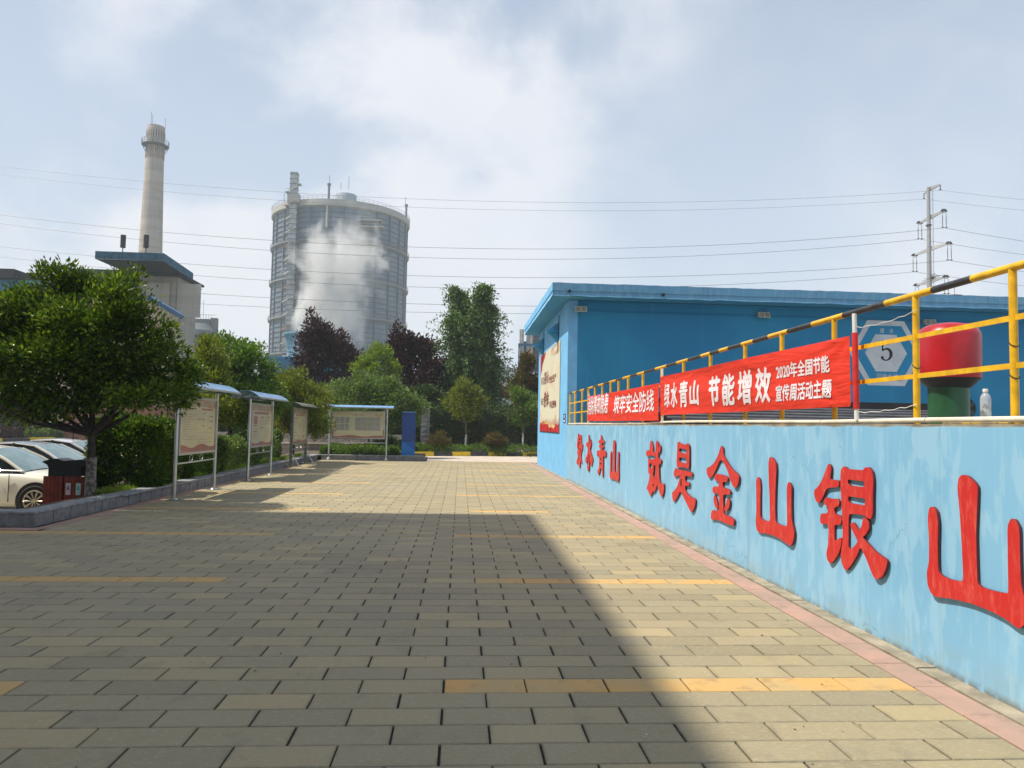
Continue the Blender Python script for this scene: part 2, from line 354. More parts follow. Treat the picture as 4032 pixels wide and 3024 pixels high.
def paver_mesh(nm, lx, ly, m, t=.016, jx=.012, jy=.0055):
    a, b, c = lx/2-jx/2, ly/2-jy/2, .004; me = bpy.data.meshes.new(nm)
    V = [(-a,-b,-.03),(a,-b,-.03),(a,b,-.03),(-a,b,-.03),(-a,-b,-c),(a,-b,-c),(a,b,-c),(-a,b,-c),(-a+c,-b+c,0),(a-c,-b+c,0),(a-c,b-c,0),(-a+c,b-c,0)]
    Fc = [(0,1,5,4),(1,2,6,5),(2,3,7,6),(3,0,4,7),(4,5,9,8),(5,6,10,9),(6,7,11,10),(7,4,8,11),(8,9,10,11)]
    me.from_pydata(V, [], Fc); uv = me.uv_layers.new(name='UVMap')
    for l in me.loops: v = V[l.vertex_index]; uv.data[l.index].uv = (v[0]/(2*a)+.5, v[1]/(2*b)+.5)
    me.materials.append(m); me.update(); return me, V, Fc, (a, b)
PVM = {}
def get_pm(lx, yel, isl=False):
    k = (round(lx, 2), yel); 
    if k not in PVM: PVM[k] = paver_mesh('paver', k[0], PP, M['yellow_paver'] if yel else M['paverO'])
    return PVM[k]
allp = []
XR = 2.985
for k in range(-46, 122):
    yc = Y0 + PP*(k+.5)
    if yc > 33.95: break
    x0 = XJ if k % 2 else XJ + LP/2
    xl = -13.9 if yc < 11.45 else -6.05
    i0 = int(floor((xl-x0)/LP)); i = i0
    while True:
        a, b = max(xl, x0+i*LP), min(XR, x0+(i+1)*LP)
        if x0+i*LP >= XR: break
        if b-a > .06:
            xc = (a+b)/2; yel = (k % 13 == 3) and (a > XJ-.01 or b < -2.35) and not (k == 42 and xc > 2.0)
            if not (xc < -6.3 and yc > 11.5): allp.append((a, b, yc, yel))
        i += 1
def inview(x, y): 
    q = M3.transposed() @ (Vector((x, y, 0))-C0)
    if q.z > -.3: return False
    u, v = 2016+F*q.x/-q.z, 1512-F*q.y/-q.z; return -120 < u < 4150 and v < 3150
vis = sorted([p for p in allp if inview((p[0]+p[1])/2, p[2])], key=lambda p: hypot((p[0]+p[1])/2, p[2]))
near = set(vis[:300]); rr = random.Random(3)
SV, SF, SU, YV, YF = [], [], [], [], []
def rnd_tf(): return rr.uniform(-.0008, .0008), rr.gauss(0, .0014), rr.gauss(0, .0016), rr.gauss(0, .0018)
mass = {False: ([], [], []), True: ([], [], [])}
for p in allp:
    a, b, yc, yel = p; dz, rx, ry, rz = rnd_tf(); lx = b-a; xj, yj = rr.gauss(0, .0015), rr.gauss(0, .001)
    if p in near:
        me = get_pm(lx, yel)[0]; inst(me, 'paver', pv, ((a+b)/2+xj, yc+yj, dz), (rx, ry, rz))
    else:
        V, Fq, U = mass[yel]; hx, hy, c = lx/2-.0065, PP/2-.0012, .004; n = len(V)
        for (x, y, z) in ((-hx,-hy,-.02),(hx,-hy,-.02),(hx,hy,-.02),(-hx,hy,-.02),(-hx,-hy,0),(hx,-hy,0),(hx,hy,0),(-hx,hy,0)):
            V.append(((a+b)/2+xj+x, yc+yj+y, z+dz+x*-ry+y*rx)); U.append((x/(2*hx)+.5, y/(2*hy)+.5))
        Fq += [tuple(q+n for q in f) for f in ((0,1,5,4),(1,2,6,5),(2,3,7,6),(3,0,4,7),(4,5,6,7))]
for yel, nm in ((False, 'distant_pavers'), (True, 'distant_yellow_pavers')):
    V, Fq, U = mass[yel]; o = quads_mesh(V, Fq, nm, M['yellow_paver'] if yel else M['paverI'], pv, kind='stuff')
    uv = o.data.uv_layers.new(name='UVMap'); idx = np.zeros(len(o.data.loops), np.int32); o.data.loops.foreach_get('vertex_index', idx)
    uv.data.foreach_set('uv', np.asarray(U, np.float32)[idx].ravel())
pk = paver_mesh('border_paver', .482, .235, M['pink'], jx=.006)[0]
def border(x, y, rot): inst(pk, 'border_paver', pv, (x, y, rr.uniform(-.002, .002)), (rr.gauss(0, .002), rr.gauss(0, .003), rot+rr.gauss(0, .002)))
y = 4.318-.482*14
while y < 33.8: border(3.108, y+.241, pi/2); y += .482
y = 11.9
while y < 33.5: border(-6.175, y, pi/2); y += .482
x = -6.30
while x > -13: border(x-.1, 11.63, 0); x -= .482
x = -5.9
while x < 2.9: border(x, 33.95+.12, 0); x += .482
g = MB()
for i in range(22):
    y0 = -9 + i*2.02; g.box(3.232, y0+.012, -.05, 3.372, min(34.0, y0+2.02), .006+.004*(i % 3))
struct('gutter_strip', g, M['concrete'], pv)

# small litter on the paving and weeds in the gutter joint
q_ = np.random.default_rng(12); n_ = 150; px_ = q_.uniform(-5, 2.9, n_); pyy = 2.6+11*q_.random(n_)**1.6
v, f = [], []
for i in range(n_):
    a = q_.random()*6.28; L = q_.uniform(.008, .03); w_ = L*q_.uniform(.15, .5); c, s_ = cos(a), sin(a); k = len(v); z = .004
    v += [(px_[i], pyy[i], z), (px_[i]+c*L*.5-s_*w_, pyy[i]+s_*L*.5+c*w_, z+.006), (px_[i]+c*L, pyy[i]+s_*L, z+.002), (px_[i]+c*L*.5+s_*w_, pyy[i]+s_*L*.5-c*w_, z+.001)]; f += [(k, k+1, k+2), (k, k+2, k+3)]
ml_ = NM('dry_leaf_bits'); ml_.fin(ml_.mix(ml_.ramp(ml_.n('ShaderNodeNewGeometry').outputs['Random Per Island'], .75, .85), (.055, .035, .02), (.55, .52, .46)), .9)
quads_mesh(v, f, 'fallen_bits', ml_.m, None, label='tiny dry leaf bits and scraps scattered over the paving', cat='litter', kind='stuff')
# kerb of rough granite blocks around the planting bed
kb = thing('planter_kerb', 'low kerb of rough grey granite blocks round the planting bed left of the plaza', 'kerb', (-6.3, 11.8, 0))
bmesh_cache = {}
def block(px, py, lx, ly, h, parent, name='granite_block', z=0.0, m=None, rough=.010, seed=0):
    k = (round(lx, 2), round(ly, 2), round(h, 2), seed % 4, name)
    if k not in bmesh_cache:
        r = random.Random(hash(k) & 0xffff); bm = bmesh.new(); nx, ny, nz = max(2, int(lx/.12)), max(1, int(ly/.12)), 3
        def fc(o, e1, e2, n1, n2):
            V = [[bm.verts.new(Vector(o)+Vector(e1)*i/n1+Vector(e2)*j/n2) for j in range(n2+1)] for i in range(n1+1)]
            for i in range(n1):
                for j in range(n2): bm.faces.new((V[i][j], V[i+1][j], V[i+1][j+1], V[i][j+1]))
        fc((-lx/2,-ly/2,0),(lx,0,0),(0,0,h),nx,nz); fc((lx/2,-ly/2,0),(0,ly,0),(0,0,h),ny,nz); fc((lx/2,ly/2,0),(-lx,0,0),(0,0,h),nx,nz)
        fc((-lx/2,ly/2,0),(0,-ly,0),(0,0,h),ny,nz); fc((-lx/2,-ly/2,h),(lx,0,0),(0,ly,0),nx,ny)
        bmesh.ops.remove_doubles(bm, verts=bm.verts, dist=1e-4)
        for v in bm.verts:
            if v.co.z < h-.001 and v.co.z > .001:
                e = (abs(abs(v.co.x)-lx/2) < 1e-3) + (abs(abs(v.co.y)-ly/2) < 1e-3)
                if e == 1: v.co += Vector((v.co.x, v.co.y, 0)).normalized()*r.uniform(0, rough)
        me = bpy.data.meshes.new(name); bm.to_mesh(me); bm.free(); me.materials.append(m or M['granite']); bmesh_cache[k] = me
    return inst(bmesh_cache[k], name, parent, (px, py, z))
i = 0; y = 11.80
while y < 33.5:
    xk = -6.345 + .11*min(1, (y-11.8)/9.0); block(xk-.14, y+.26, .28, .505, .19, kb, seed=i); y += .52; i += 1
x = -6.50
while x > -12: block(x-.29, 11.80+.14, .505, .28, .19, kb, seed=i); x -= .52; i += 1
x = -6.1; 
while x < -1.8: block(x+.25, 33.72, .505, .2, .19, kb, seed=i); x += .52; i += 1
cp = MB().box(-6.64, 11.80-.01, .192, -6.33, 14.6, .232).box(-6.60, 14.603, .192, -6.25, 19.5, .232).box(-6.56, 19.503, .192, -6.20, 33.6, .232).box(-12, 11.79, .192, -6.643, 12.12, .232).box(-6.55, 33.61, .192, -1.60, 33.86, .232)
cp.build('coping', M['coping'], kb, bevel=.01)
# bed surfaces
struct('planting_bed', MB().box(-7.10, 12.12, -.5, -6.6, 15.9, .16).box(-7.95, 15.9, -.5, -6.5, 42, .18).box(-7.95, 33.8, -.49, -1.75, 38.6, .17).box(-6.0, 41.2, -.499, 40, 47, .12), M['soil'])
# ------------------------------------------------------------------ right: retaining wall with the slogan
XW, ZT, YB = 3.37, 1.70, 23.64
def wavy_wall(x0, x1, y0, y1, z0, z1):
    mb = MB(); n = int((y1-y0)/.25); r = random.Random(5); P = []
    tops = [z1 + (r.uniform(-.008, .006)) for _ in range(n+1)]
    P = [[(x0 + .004*sin(i*.9)+r.uniform(-.003, .003), y0+(y1-y0)*i/n, z0 + (tops[i]-z0)*j/4) for j in range(5)] for i in range(n+1)]
    mb.grid(P); mb.grid([[P[i][4], (x1, P[i][4][1], tops[i])] for i in range(n+1)])
    mb.add([P[0][0], P[0][4], (x1, y0, tops[0]), (x1, y0, z0)], [(0, 1, 2, 3)]); return mb
wall = thing('retaining_wall', 'light blue painted retaining wall carrying the row of red relief characters', 'wall', (XW, 0, 0))
wavy_wall(XW, XW+.22, -9, YB-.002, -.2, ZT).build('wall_face', M['wall'], wall, smooth=True)
MB().box(XW+.18, -9, 1.2, 30, YB, ZT+.02).build('platform_floor', mat('platform_concrete', (.22, .21, .19), .9, var=.2), wall)
MB().box(XW+.06, -9, -.4, XW+.2, YB-.01, ZT-.02).build('wall_core', M['joint'], wall)
M['red_letter'] = None
def mk_red():
    m = NM('red_letter_paint'); p = m.pos(); a = m.noise(m.pos((8, 8, 2.5)), 2.5, 6, .65, .6)
    col = m.mix(m.ramp(a, .44, .74, 0, .75), (.56, .018, .016), (.70, .12, .085)); nrm = m.n('ShaderNodeSeparateXYZ'); m.l(m.n('ShaderNodeNewGeometry').outputs['Normal'], nrm.inputs[0])
    ax = m.n('ShaderNodeMath', operation='ABSOLUTE'); m.l(nrm.outputs[0], ax.inputs[0]); col = m.mix(m.ramp(ax.outputs[0], .35, .15), col, (.11, .018, .022))  # sides coloured dark: dark edge paint with their shade put into the colour
    m.bump(m.noise(p, 60, 3, .6), .15, .003); return m.fin(col, .5)
M['red_letter'] = mk_red()
ML = Matrix(((0, 0, -1, 0), (-1, 0, 0, 0), (0, 1, 0, 0), (0, 0, 0, 1)))
def letter(crop, sc, loops, label):
    L = []
    for lp in loops:
        pts = []
        for x, y in lp: q = PX(crop[0]+x/sc, crop[1]+y/sc, XW-.028); pts.append((-q.y, q.z))
        L.append(chaikin(pts, 2, .16) if lp is loops[0] else chaikin(pts, 1, .10))
    cx = sum(p[0] for p in L[0])/len(L[0]); cz = sum(p[1] for p in L[0])/len(L[0])
    Mx = Matrix.Translation((XW-.0185, 0, 0)) @ ML
    o = cut_out('relief_character', L, .0095, 0, M['red_letter'], Mx); c = Vector((XW, -cx, cz))
    o.data.transform(Matrix.Translation(-c)); o.location = c; WL[o.name] = c
    s = MB()
    for (dx, dz) in ((0, 0),): pass
    tag(o, label, 'letter', 'red relief characters along the blue wall')
A, sa = (2250, 1690), 7.9; B, sb = (2520, 1710), 5.027; D, sd = (2760, 1730), 3.77; E_, se = (3180, 1800), 3.3176; Z_, sz = (3620, 1840), 2.5146
letter(A, sa, [[(205,120),(222,150),(228,300),(240,180),(262,170),(312,190),(312,465),(350,465),(345,600),(322,660),(310,720),(296,810),(300,900),(322,1050),(318,1085),(298,1040),(278,960),(272,1120),(262,1215),(238,1200),(215,1080),(205,1040),(165,1080),(150,1060),(158,980),(190,890),(205,800),(180,790),(178,680),(205,640),(180,590),(165,500),(180,380),(200,200)],
     [(246,285),(240,335),(276,335),(278,270)], [(240,405),(238,470),(280,475),(280,412)], [(226,330),(214,430),(206,560),(196,640),(206,650),(222,560),(232,420)], [(228,585),(232,625),(246,625),(246,585)], [(268,585),(272,640),(266,760),(276,770),(288,640),(284,590)], [(212,790),(218,850),(204,930),(196,1000),(204,1010),(226,900),(232,800)]], 'small red character 绿, first of the slogan, far end of the wall')
letter(A, sa, [[(530,160),(550,220),(560,440),(562,520),(582,400),(592,310),(612,350),(620,450),(605,540),(578,610),(600,720),(665,900),(668,960),(650,1080),(622,1170),(592,1090),(568,900),(556,1000),(552,1200),(530,1320),(505,1310),(480,1170),(486,1140),(518,1120),(520,900),(508,840),(505,940),(480,1040),(462,1070),(432,1000),(425,930),(470,840),(505,700),(505,570),(462,540),(466,400),(520,410),(524,220)], [(528,700),(520,900),(524,1000),(536,1000),(536,820)], [(556,780),(556,930),(566,900),(566,800)]],
     'small red character 水, second of the slogan')
letter(A, sa, [[(912,175),(945,230),(955,330),(1005,345),(1030,390),(1015,430),(945,430),(945,495),(1005,505),(1015,560),(960,580),(950,635),(1010,655),(1075,700),(1080,780),(1060,860),(1040,880),(1020,840),(985,825),(988,1000),(988,1400),(978,1505),(958,1495),(945,1300),(940,1240),(885,1210),(880,1310),(850,1400),(835,1420),(805,1350),(808,1290),(850,1210),(862,1050),(862,830),(830,800),(800,840),(788,800),(790,660),(900,660),(905,575),(855,575),(855,500),(905,490),(905,430),(842,440),(848,345),(900,330),(902,220)],
     [(882,905),(882,935),(940,945),(940,915)], [(880,1045),(880,1085),(940,1100),(940,1060)]], 'small red character 青, third of the slogan')
letter(A, sa, [[(1305,330),(1345,360),(1362,430),(1358,800),(1350,1325),(1385,1355),(1415,1345),(1428,900),(1435,690),(1472,720),(1475,900),(1474,1300),(1480,1400),(1480,1520),(1455,1640),(1435,1635),(1390,1590),(1320,1550),(1215,1545),(1190,1500),(1185,1350),(1200,1200),(1200,800),(1222,675),(1245,720),(1240,1000),(1238,1310),(1262,1335),(1290,1335),(1295,900),(1290,450)]],
     'small red character 山, fourth of the slogan, before the wide gap')
letter(B, sb, [[(207,125),(235,140),(255,250),(258,345),(300,365),(308,300),(308,180),(325,122),(358,160),(362,230),(366,300),(372,240),(385,200),(405,230),(408,300),(385,370),(372,378),(366,330),(362,340),(360,480),(405,488),(422,520),(412,570),(395,590),(375,600),(372,640),(380,880),(395,950),(425,990),(470,968),(478,1050),(465,1150),(440,1225),(425,1240),(395,1190),(358,1080),(340,980),(325,1040),(300,1110),(262,1150),(244,1120),(240,1160),(215,1215),(195,1215),(165,1140),(158,1090),(130,1095),(128,1060),(165,960),(185,860),(190,795),(162,770),(158,600),(157,478),(200,495),(260,492),(300,478),(305,435),(220,415),(150,440),(122,425),(118,360),(140,312),(190,320),(196,200)],
     [(212,562),(185,600),(185,650),(210,680),(238,660),(240,590)], [(272,620),(265,740),(250,790),(275,850),(290,900),(302,760),(305,610)], [(256,975),(246,1010),(256,1045),(276,1000)]], 'red character 就, fifth of the slogan, with a small oval hole')
letter(B, sb, [[(750,143),(800,178),(860,200),(915,205),(930,175),(968,205),(975,300),(975,600),(960,690),(940,685),(912,655),(780,655),(745,665),(724,620),(724,500),(735,300),(738,180)],
     [(780,275),(775,335),(820,370),(920,378),(920,295)], [(775,455),(775,530),(820,560),(920,575),(918,470)]], 'upper half 日 of the red character 是, sixth of the slogan')
letter(B, sb, [[(700,665),(740,690),(850,710),(960,735),(1025,750),(1038,790),(1020,838),(920,822),(890,830),(890,920),(925,945),(965,950),(980,985),(965,1022),(890,1018),(888,1100),(940,1180),(1010,1240),(1090,1275),(1100,1320),(1088,1400),(1060,1490),(1025,1540),(1000,1530),(950,1430),(880,1290),(820,1160),(785,1130),(760,1200),(720,1280),(675,1335),(650,1310),(638,1240),(633,1150),(690,1100),(745,1010),(775,900),(790,840),(815,812),(740,825),(690,845),(668,820),(668,740)],
     [(805,880),(798,980),(805,1045),(822,1030),(822,870)]], 'lower half of the red character 是, sixth of the slogan')
letter(D, sd, [[(300,92),(328,125),(330,230),(400,350),(470,450),(545,510),(566,560),(562,610),(540,690),(505,722),(475,700),(430,590),(390,450),(340,350),(312,305),(280,310),(230,430),(180,530),(140,575),(112,565),(85,500),(80,430),(140,400),(200,340),(260,220),(280,140)]], 'red roof stroke of the character 金, seventh of the slogan')
letter(D, sd, [[(215,508),(300,520),(385,550),(400,580),(385,635),(322,628),(325,710),(420,745),(438,780),(425,822),(330,815),(330,930),(335,1080),(345,1110),(440,1150),(490,1185),(492,1230),(478,1282),(400,1262),(300,1215),(210,1185),(160,1195),(145,1170),(150,1090),(165,1045),(262,1070),(268,950),(268,805),(175,795),(168,740),(185,695),(262,705),(268,620),(210,610),(198,570)]], 'red stem 王 of the character 金, seventh of the slogan')
letter(D, sd, [[(205,820),(228,870),(245,960),(252,1030),(238,1040),(205,990),(185,910),(190,850)]], 'small red left dot inside the character 金')
letter(D, sd, [[(395,868),(420,890),(430,930),(420,1000),(385,1065),(350,1065),(342,1030),(370,960),(382,900)]], 'small red right dot inside the character 金')
letter(D, sd, [[(1020,255),(1070,280),(1110,350),(1118,450),(1105,700),(1100,1000),(1105,1230),(1180,1270),(1265,1290),(1278,1270),(1275,900),(1272,700),(1295,632),(1325,650),(1345,720),(1340,900),(1345,1200),(1370,1320),(1385,1380),(1378,1470),(1350,1560),(1320,1580),(1270,1545),(1180,1480),(1080,1430),(970,1395),(870,1390),(830,1350),(812,1270),(812,1180),(822,1060),(820,800),(815,620),(840,555),(870,580),(885,680),(880,900),(880,1150),(900,1180),(960,1210),(1022,1218),(1020,900),(1005,600),(1000,350)]], 'red character 山, eighth of the slogan, between 金 and 银')
letter(E_, se, [[(272,82),(300,110),(308,160),(292,270),(300,292),(405,302),(412,330),(405,390),(270,402),(235,430),(200,520),(160,590),(135,600),(105,570),(85,490),(85,430),(140,380),(200,270),(240,150)]], 'red upper left stroke of the character 银')
letter(E_, se, [[(240,522),(300,545),(390,540),(415,580),(405,640),(345,662),(355,740),(425,762),(445,800),(430,885),(350,880),(350,1000),(352,1100),(420,1050),(445,1060),(438,1150),(400,1270),(330,1370),(290,1392),(255,1340),(242,1260),(265,1150),(272,1000),(268,870),(175,875),(160,820),(170,735),(262,735),(262,640),(215,620),(212,570)]], 'red lower left part of the character 银')
letter(E_, se, [[(470,118),(505,135),(520,155),(725,172),(745,135),(800,130),(840,180),(858,300),(850,500),(850,740),(825,812),(790,800),(740,760),(640,742),(545,742),(535,800),(535,1000),(532,1180),(560,1200),(610,1165),(655,1100),(620,1030),(565,920),(555,870),(590,850),(620,880),(665,965),(705,900),(725,785),(760,790),(800,850),(802,930),(760,1010),(715,1045),(780,1120),(870,1220),(960,1290),(1030,1335),(1040,1370),(1020,1460),(975,1560),(910,1598),(870,1580),(830,1500),(770,1340),(690,1165),(640,1290),(570,1410),(510,1478),(475,1460),(440,1370),(432,1260),(455,1100),(458,900),(440,600),(425,300),(432,160)],
     [(525,292),(525,340),(560,372),(738,392),(740,315)], [(530,510),(530,570),(560,600),(745,632),(755,560),(740,540)]], 'large red right part of the character 银')
letter(Z_, sz, [[(420,72),(480,85),(550,150),(578,200),(572,400),(560,650),(570,1000),(575,1150),(610,1185),(720,1220),(860,1250),(880,1235),(875,900),(870,580),(905,505),(950,520),(990,600),(995,900),(1005,1150),(1040,1300),(1075,1400),(1070,1500),(1030,1570),(990,1598),(940,1570),(850,1500),(700,1420),(520,1350),(340,1305),(150,1280),(110,1240),(80,1160),(72,1040),(95,930),(95,700),(80,500),(95,400),(130,388),(165,420),(185,550),(180,800),(185,1020),(210,1065),(300,1110),(420,1130),(435,1100),(420,800),(400,450),(375,200),(385,110)]], 'largest red character 山, last of the slogan, at the right edge')

# ------------------------------------------------------------------ pipe, railing, banners on top of the wall
pm = MB(); y = -9.0; r5 = random.Random(2); segs = []
pipe = thing('white_pipe', 'cream plastic pipe lying along the top edge of the blue wall', 'pipe', (3.40, 0, 1.735))
zc = 1.742
while y < 23.3:
    y2 = min(y+r5.choice((1.1, 1.35, 1.6)), 23.45); zn = 1.742 + r5.uniform(-.006, .006) + (.012 if 8 < y2 < 12 else 0)
    MB().tube([(3.395, y+.006, zc), (3.395, (y+y2)/2, (zc+zn)/2), (3.395, y2-.004, zn)], .0195, 10).build('pipe_length', M['cream_pipe'], pipe, smooth=True); zc = zn; y = y2
MB().box(3.375, -9, ZT-.01, 3.55, YB-.01, ZT+.018).build('mortar_strip', M['concrete'], pipe)
rail = thing('safety_railing', 'yellow steel railing with a yellow and black top bar above the blue wall', 'railing', (3.45, 0, ZT))
py = [23.55, 22.50, 21.19, 20.16, 19.16, 18.15, 17.12, 16.25, 15.3, 14.04, 12.70, 11.43, 10.17, 8.9, 7.85, 6.71, 5.46, 4.45, 3.3, 2.15, 1.0, -.2, -1.4, -2.6]
ZR = 2.705
for y in py:
    MB().cyl((3.45, y, ZT+.01), (3.45, y, ZR-.01), .0245, 14).build('post', M['yellow'], rail, smooth=True)
def yel_black(y): return M['blackrail'] if int(floor((y-.22)/.62)) % 2 else M['yellow']
edges = [-2.6, 5.72]       # the near stretch is plain yellow, then the paint alternates
pts = [5.27]
rail_cuts = [-2.6, 5.46-.42, 5.46+.12]
ys = [-2.6, 4.93, 5.22, 6.01, 6.38, 7.02, 7.5, 8.32, 8.75, 9.55, 10.0, 10.55, 10.95, 11.65, 12.05, 12.5, 12.95, 13.6, 14.2, 14.8, 15.3, 15.9, 16.5, 17.0, 17.6, 18.1, 18.7, 19.3, 19.9, 20.5, 21.1, 21.7, 22.3, 22.9, 23.55]
bl = False
# measured joints of the paint: black over 5.22..6.0 and 6.45..7.15 and so on
cuts = [-2.6, 4.98]
seq = [(-2.6, 5.03, 0), (5.03, 5.42-.0, 1)]
seq = [(-2.6, PX(3831, 1096, 3.45).y, 0)]
marks = [(3831, 1096), (3676, 1143), (3490, 1198), (3325, 1243), (3201, 1276), (3106, 1304), (3030, 1323), (2970, 1341), (2923, 1356), (2872, 1370), (2835, 1381), (2800, 1390), (2764, 1400), (2713, 1414), (2667, 1428), (2628, 1439), (2583, 1450), (2540, 1463), (2512, 1470), (2485, 1477)]
my = [PX(u, v, 3.45).y for u, v in marks]; yy = my[-1]
while yy < 23.3: yy += .72; my.append(min(yy, 23.58))
for i in range(len(my)-1): seq.append((my[i], my[i+1], (i+1) % 2))
for a, b, k in seq: MB().cyl((3.45, a+.001, ZR), (3.45, b-.001, ZR), .0265, 16).build('top_bar', M['blackrail'] if k else M['yellow'], rail, smooth=True)
for z in (2.385, 2.083):
    for a, b in zip(py[:-1], py[1:]): MB().box(3.444, b+.022, z-.018, 3.456, a-.022, z+.018).build('flat_bar', M['yellow'], rail)
for i, (y, z) in enumerate(((5.46, 2.16), (4.45, 2.22), (4.45, 2.02), (6.71, 2.45), (7.85, 2.5))):
    MB().tube([(3.45+.027*cos(t), y+.027*sin(t), z+.02*sin(t)) for t in [k*.45 for k in range(15)]], .003, 5).build('wire_tie', M['dark'], rail)

M['banner'] = None
def mk_banner():
    m = NM('red_banner_cloth'); p = m.pos(); a = m.noise(m.pos((1, .8, 5)), 2.0, 4, .5, .4)
    m.bump(m.mul(a, m.mul(m.noise(p, 14, 3, .5), .12), 'ADD'), .9, .03); m.fin((.84, .050, .026), .55, spec=.3)
    t = m.n('ShaderNodeBsdfTranslucent'); t.inputs[0].default_value = (.9, .06, .02, 1); s = m.n('ShaderNodeMixShader'); s.inputs[0].default_value = .22
    m.l(m.b.outputs[0], s.inputs[1]); m.l(t.outputs[0], s.inputs[2]); m.l(s.outputs[0], m.o.inputs[0]); return m.m
M['banner'] = mk_banner(); M['print_white'] = mat('white_print', (.80, .74, .80), .6, var=.03)
XB = 3.36
def banner(y0, y1, zt0, zb0, zt1, zb1, sag, seed, label, texts, folds):
    """y0 far end (left in view), y1 near end"""
    o = thing('banner', label, 'banner', (XB, y0, zb0), 'red cloth banners tied along the railing')
    def top(s): return zt0+(zt1-zt0)*s - sag*4*s*(1-s)
    def bot(s): return zb0+(zb1-zb0)*s - sag*2.2*s*(1-s)
    def off(y, z):
        s = (y-y0)/(y1-y0); t = (z-bot(s))/(top(s)-bot(s)); e = max(0, sin(pi*min(1, max(0, s))))
        d = .012*e*sin(7*s+2.2*t+seed)+.010*e*sin((9*t+5*s)+seed*2)
        for (c, w, am, sl) in folds: d += am*math.exp(-((s-c-sl*(t-.5))/w)**2)
        for (se, te) in ((0, 1), (0, 0), (1, 1), (1, 0)):      # pulled creases running out of the tied corners
            r_ = hypot((s-se)*3.2, t-te); a_ = atan2(t-te, (s-se)*3.2)
            d += .007*sin(a_*11+seed)*math.exp(-(r_/.45)**2)
        return d
    N, K = 150, 22; P = []
    for i in range(N+1):
        s = i/N; y = y0+(y1-y0)*s; row = []
        for j in range(K+1):
            t = j/K; z = bot(s)+(top(s)-bot(s))*t; row.append((XB-.012-off(y, z), y, z))
        P.append(row)
    MB().grid(P).build('cloth', M['banner'], o, smooth=True)
    def bend(p): return Vector((XB-.0185-off(p.y, p.z), p.y, p.z))
    for body, ya, yb, zb, zt, bold in texts:
        text_on('lettering', body, M['print_white'], o, (XB, ya, zb), (0, yb-ya, 0), (0, 0, zt-zb), bold=bold, fn=bend, sub=3)
    return o, off
def bx(u0, v0t, v0b, u1, v1t, v1b):
    a, b, c, d = PX(u0, v0t, XB), PX(u0, v0b, XB), PX(u1, v1t, XB), PX(u1, v1b, XB); return a.y, c.y, (b.z+d.z)/2, (a.z+c.z)/2
def c2(x, y): return 2540+x/5.267, 1400+y/5.267
def c3(x, y): return 2960+x/4.809, 1340+y/4.809
def tb(body, f, x0, t0, b0, x1, t1, b1, bold=.02): 
    u0, vt0 = f(x0, t0); _, vb0 = f(x0, b0); u1, vt1 = f(x1, t1); _, vb1 = f(x1, b1); return (body,)+bx(u0, vt0, vb0, u1, vt1, vb1)+(bold,)
T1 = [tb('绿', c2, 425, 590, 1075, 535, 575, 1075, .028), tb('水', c2, 560, 560, 1080, 695, 545, 1075, .04), tb('青', c2, 735, 530, 1080, 905, 505, 1070, .03), tb('山', c2, 945, 520, 1045, 1130, 495, 1030, .04),
      tb('节', c2, 1330, 440, 1060, 1565, 405, 1045, .045), tb('能', c2, 1615, 385, 1045, 1880, 350, 1030, .035)]
u0, v0 = 2550+935/2.602, 0
T1.append(('增',)+bx(2550+935/2.602, 1250+552/2.602, 1250+897/2.602, 2550+1082/2.602, 1250+528/2.602, 1250+890/2.602)+(.03,))
T1 += [tb('效', c3, 98, 530, 1200, 400, 490, 1190, .035), tb('2020年全国节能', c3, 498, 480, 742, 1525, 245, 612, .03), tb('宣传周活动主题', c3, 500, 850, 1178, 1558, 715, 1085, .03)]
a, b, c, d = PX(2603.8, 1483.7, XB), PX(2605.7, 1634, XB), PX(3352, 1322, XB), PX(3366, 1600, XB)
banner(a.y, c.y, a.z, b.z, c.z, d.z, .004, 1.0, 'near red banner reading 绿水青山 节能增效 between the two taller white poles', T1, [(.93, .03, .010, .05)])
def cf(x, y): return 2000+x/2.37, 1050+y/2.37
T2 = [tb('消除事故隐患', cf, 752, 1195, 1388, 945, 1192, 1365, .02), tb('筑牢安全防线', cf, 1000, 1195, 1368, 1372, 1150, 1362, .02)]
a, b, c, d = PX(2316, 1561, XB), PX(2317, 1657, XB), PX(2600.5, 1508, XB), PX(2603.5, 1655, XB)
banner(a.y, c.y+.06, a.z, b.z, c.z, d.z, .012, 4.1, 'far red banner reading 消除事故隐患 筑牢安全防线 behind the near banner', T2, [(.38, .012, -.015, .0), (.69, .012, -.014, .02)])
MS = mat('red_sleeve', (.62, .02, .018), .6, var=.15, scale=8, bump=.5, bs=25)
def pole(y, zt, lean, label, sleeve=None, r=.019):
    o = thing('banner_pole', label, 'pole', (XB+.01, y, 1.75), 'white poles holding the banners')
    zs = [1.75] + ([sleeve[0], sleeve[1]] if sleeve else []) + [zt]
    f = lambda z: (XB+.012, y+lean*(z-1.75), z)
    MB().cyl(f(1.75), f(zt), r, 12).build('pole', M['white'], o, smooth=True)
    if sleeve: MB().cyl(f(sleeve[0]), f(sleeve[1]), r+.006, 12).build('cloth_sleeve', MS, o, smooth=True)
ya = PX(3368, 1655, XB).y
pole(ya, PX(3356, 1236, XB).z, .03, 'tall white pole at the near end of the near red banner', (PX(3360, 1611, XB).z, PX(3358, 1311, XB).z))
pole(PX(2606, 1655, XB).y, PX(2602, 1452, XB).z, .02, 'white pole between the two red banners', None)
pole(PX(2317, 1659, XB).y, PX(2316, 1550, XB).z, .0, 'short white pole at the far end of the far red banner', None, .016)
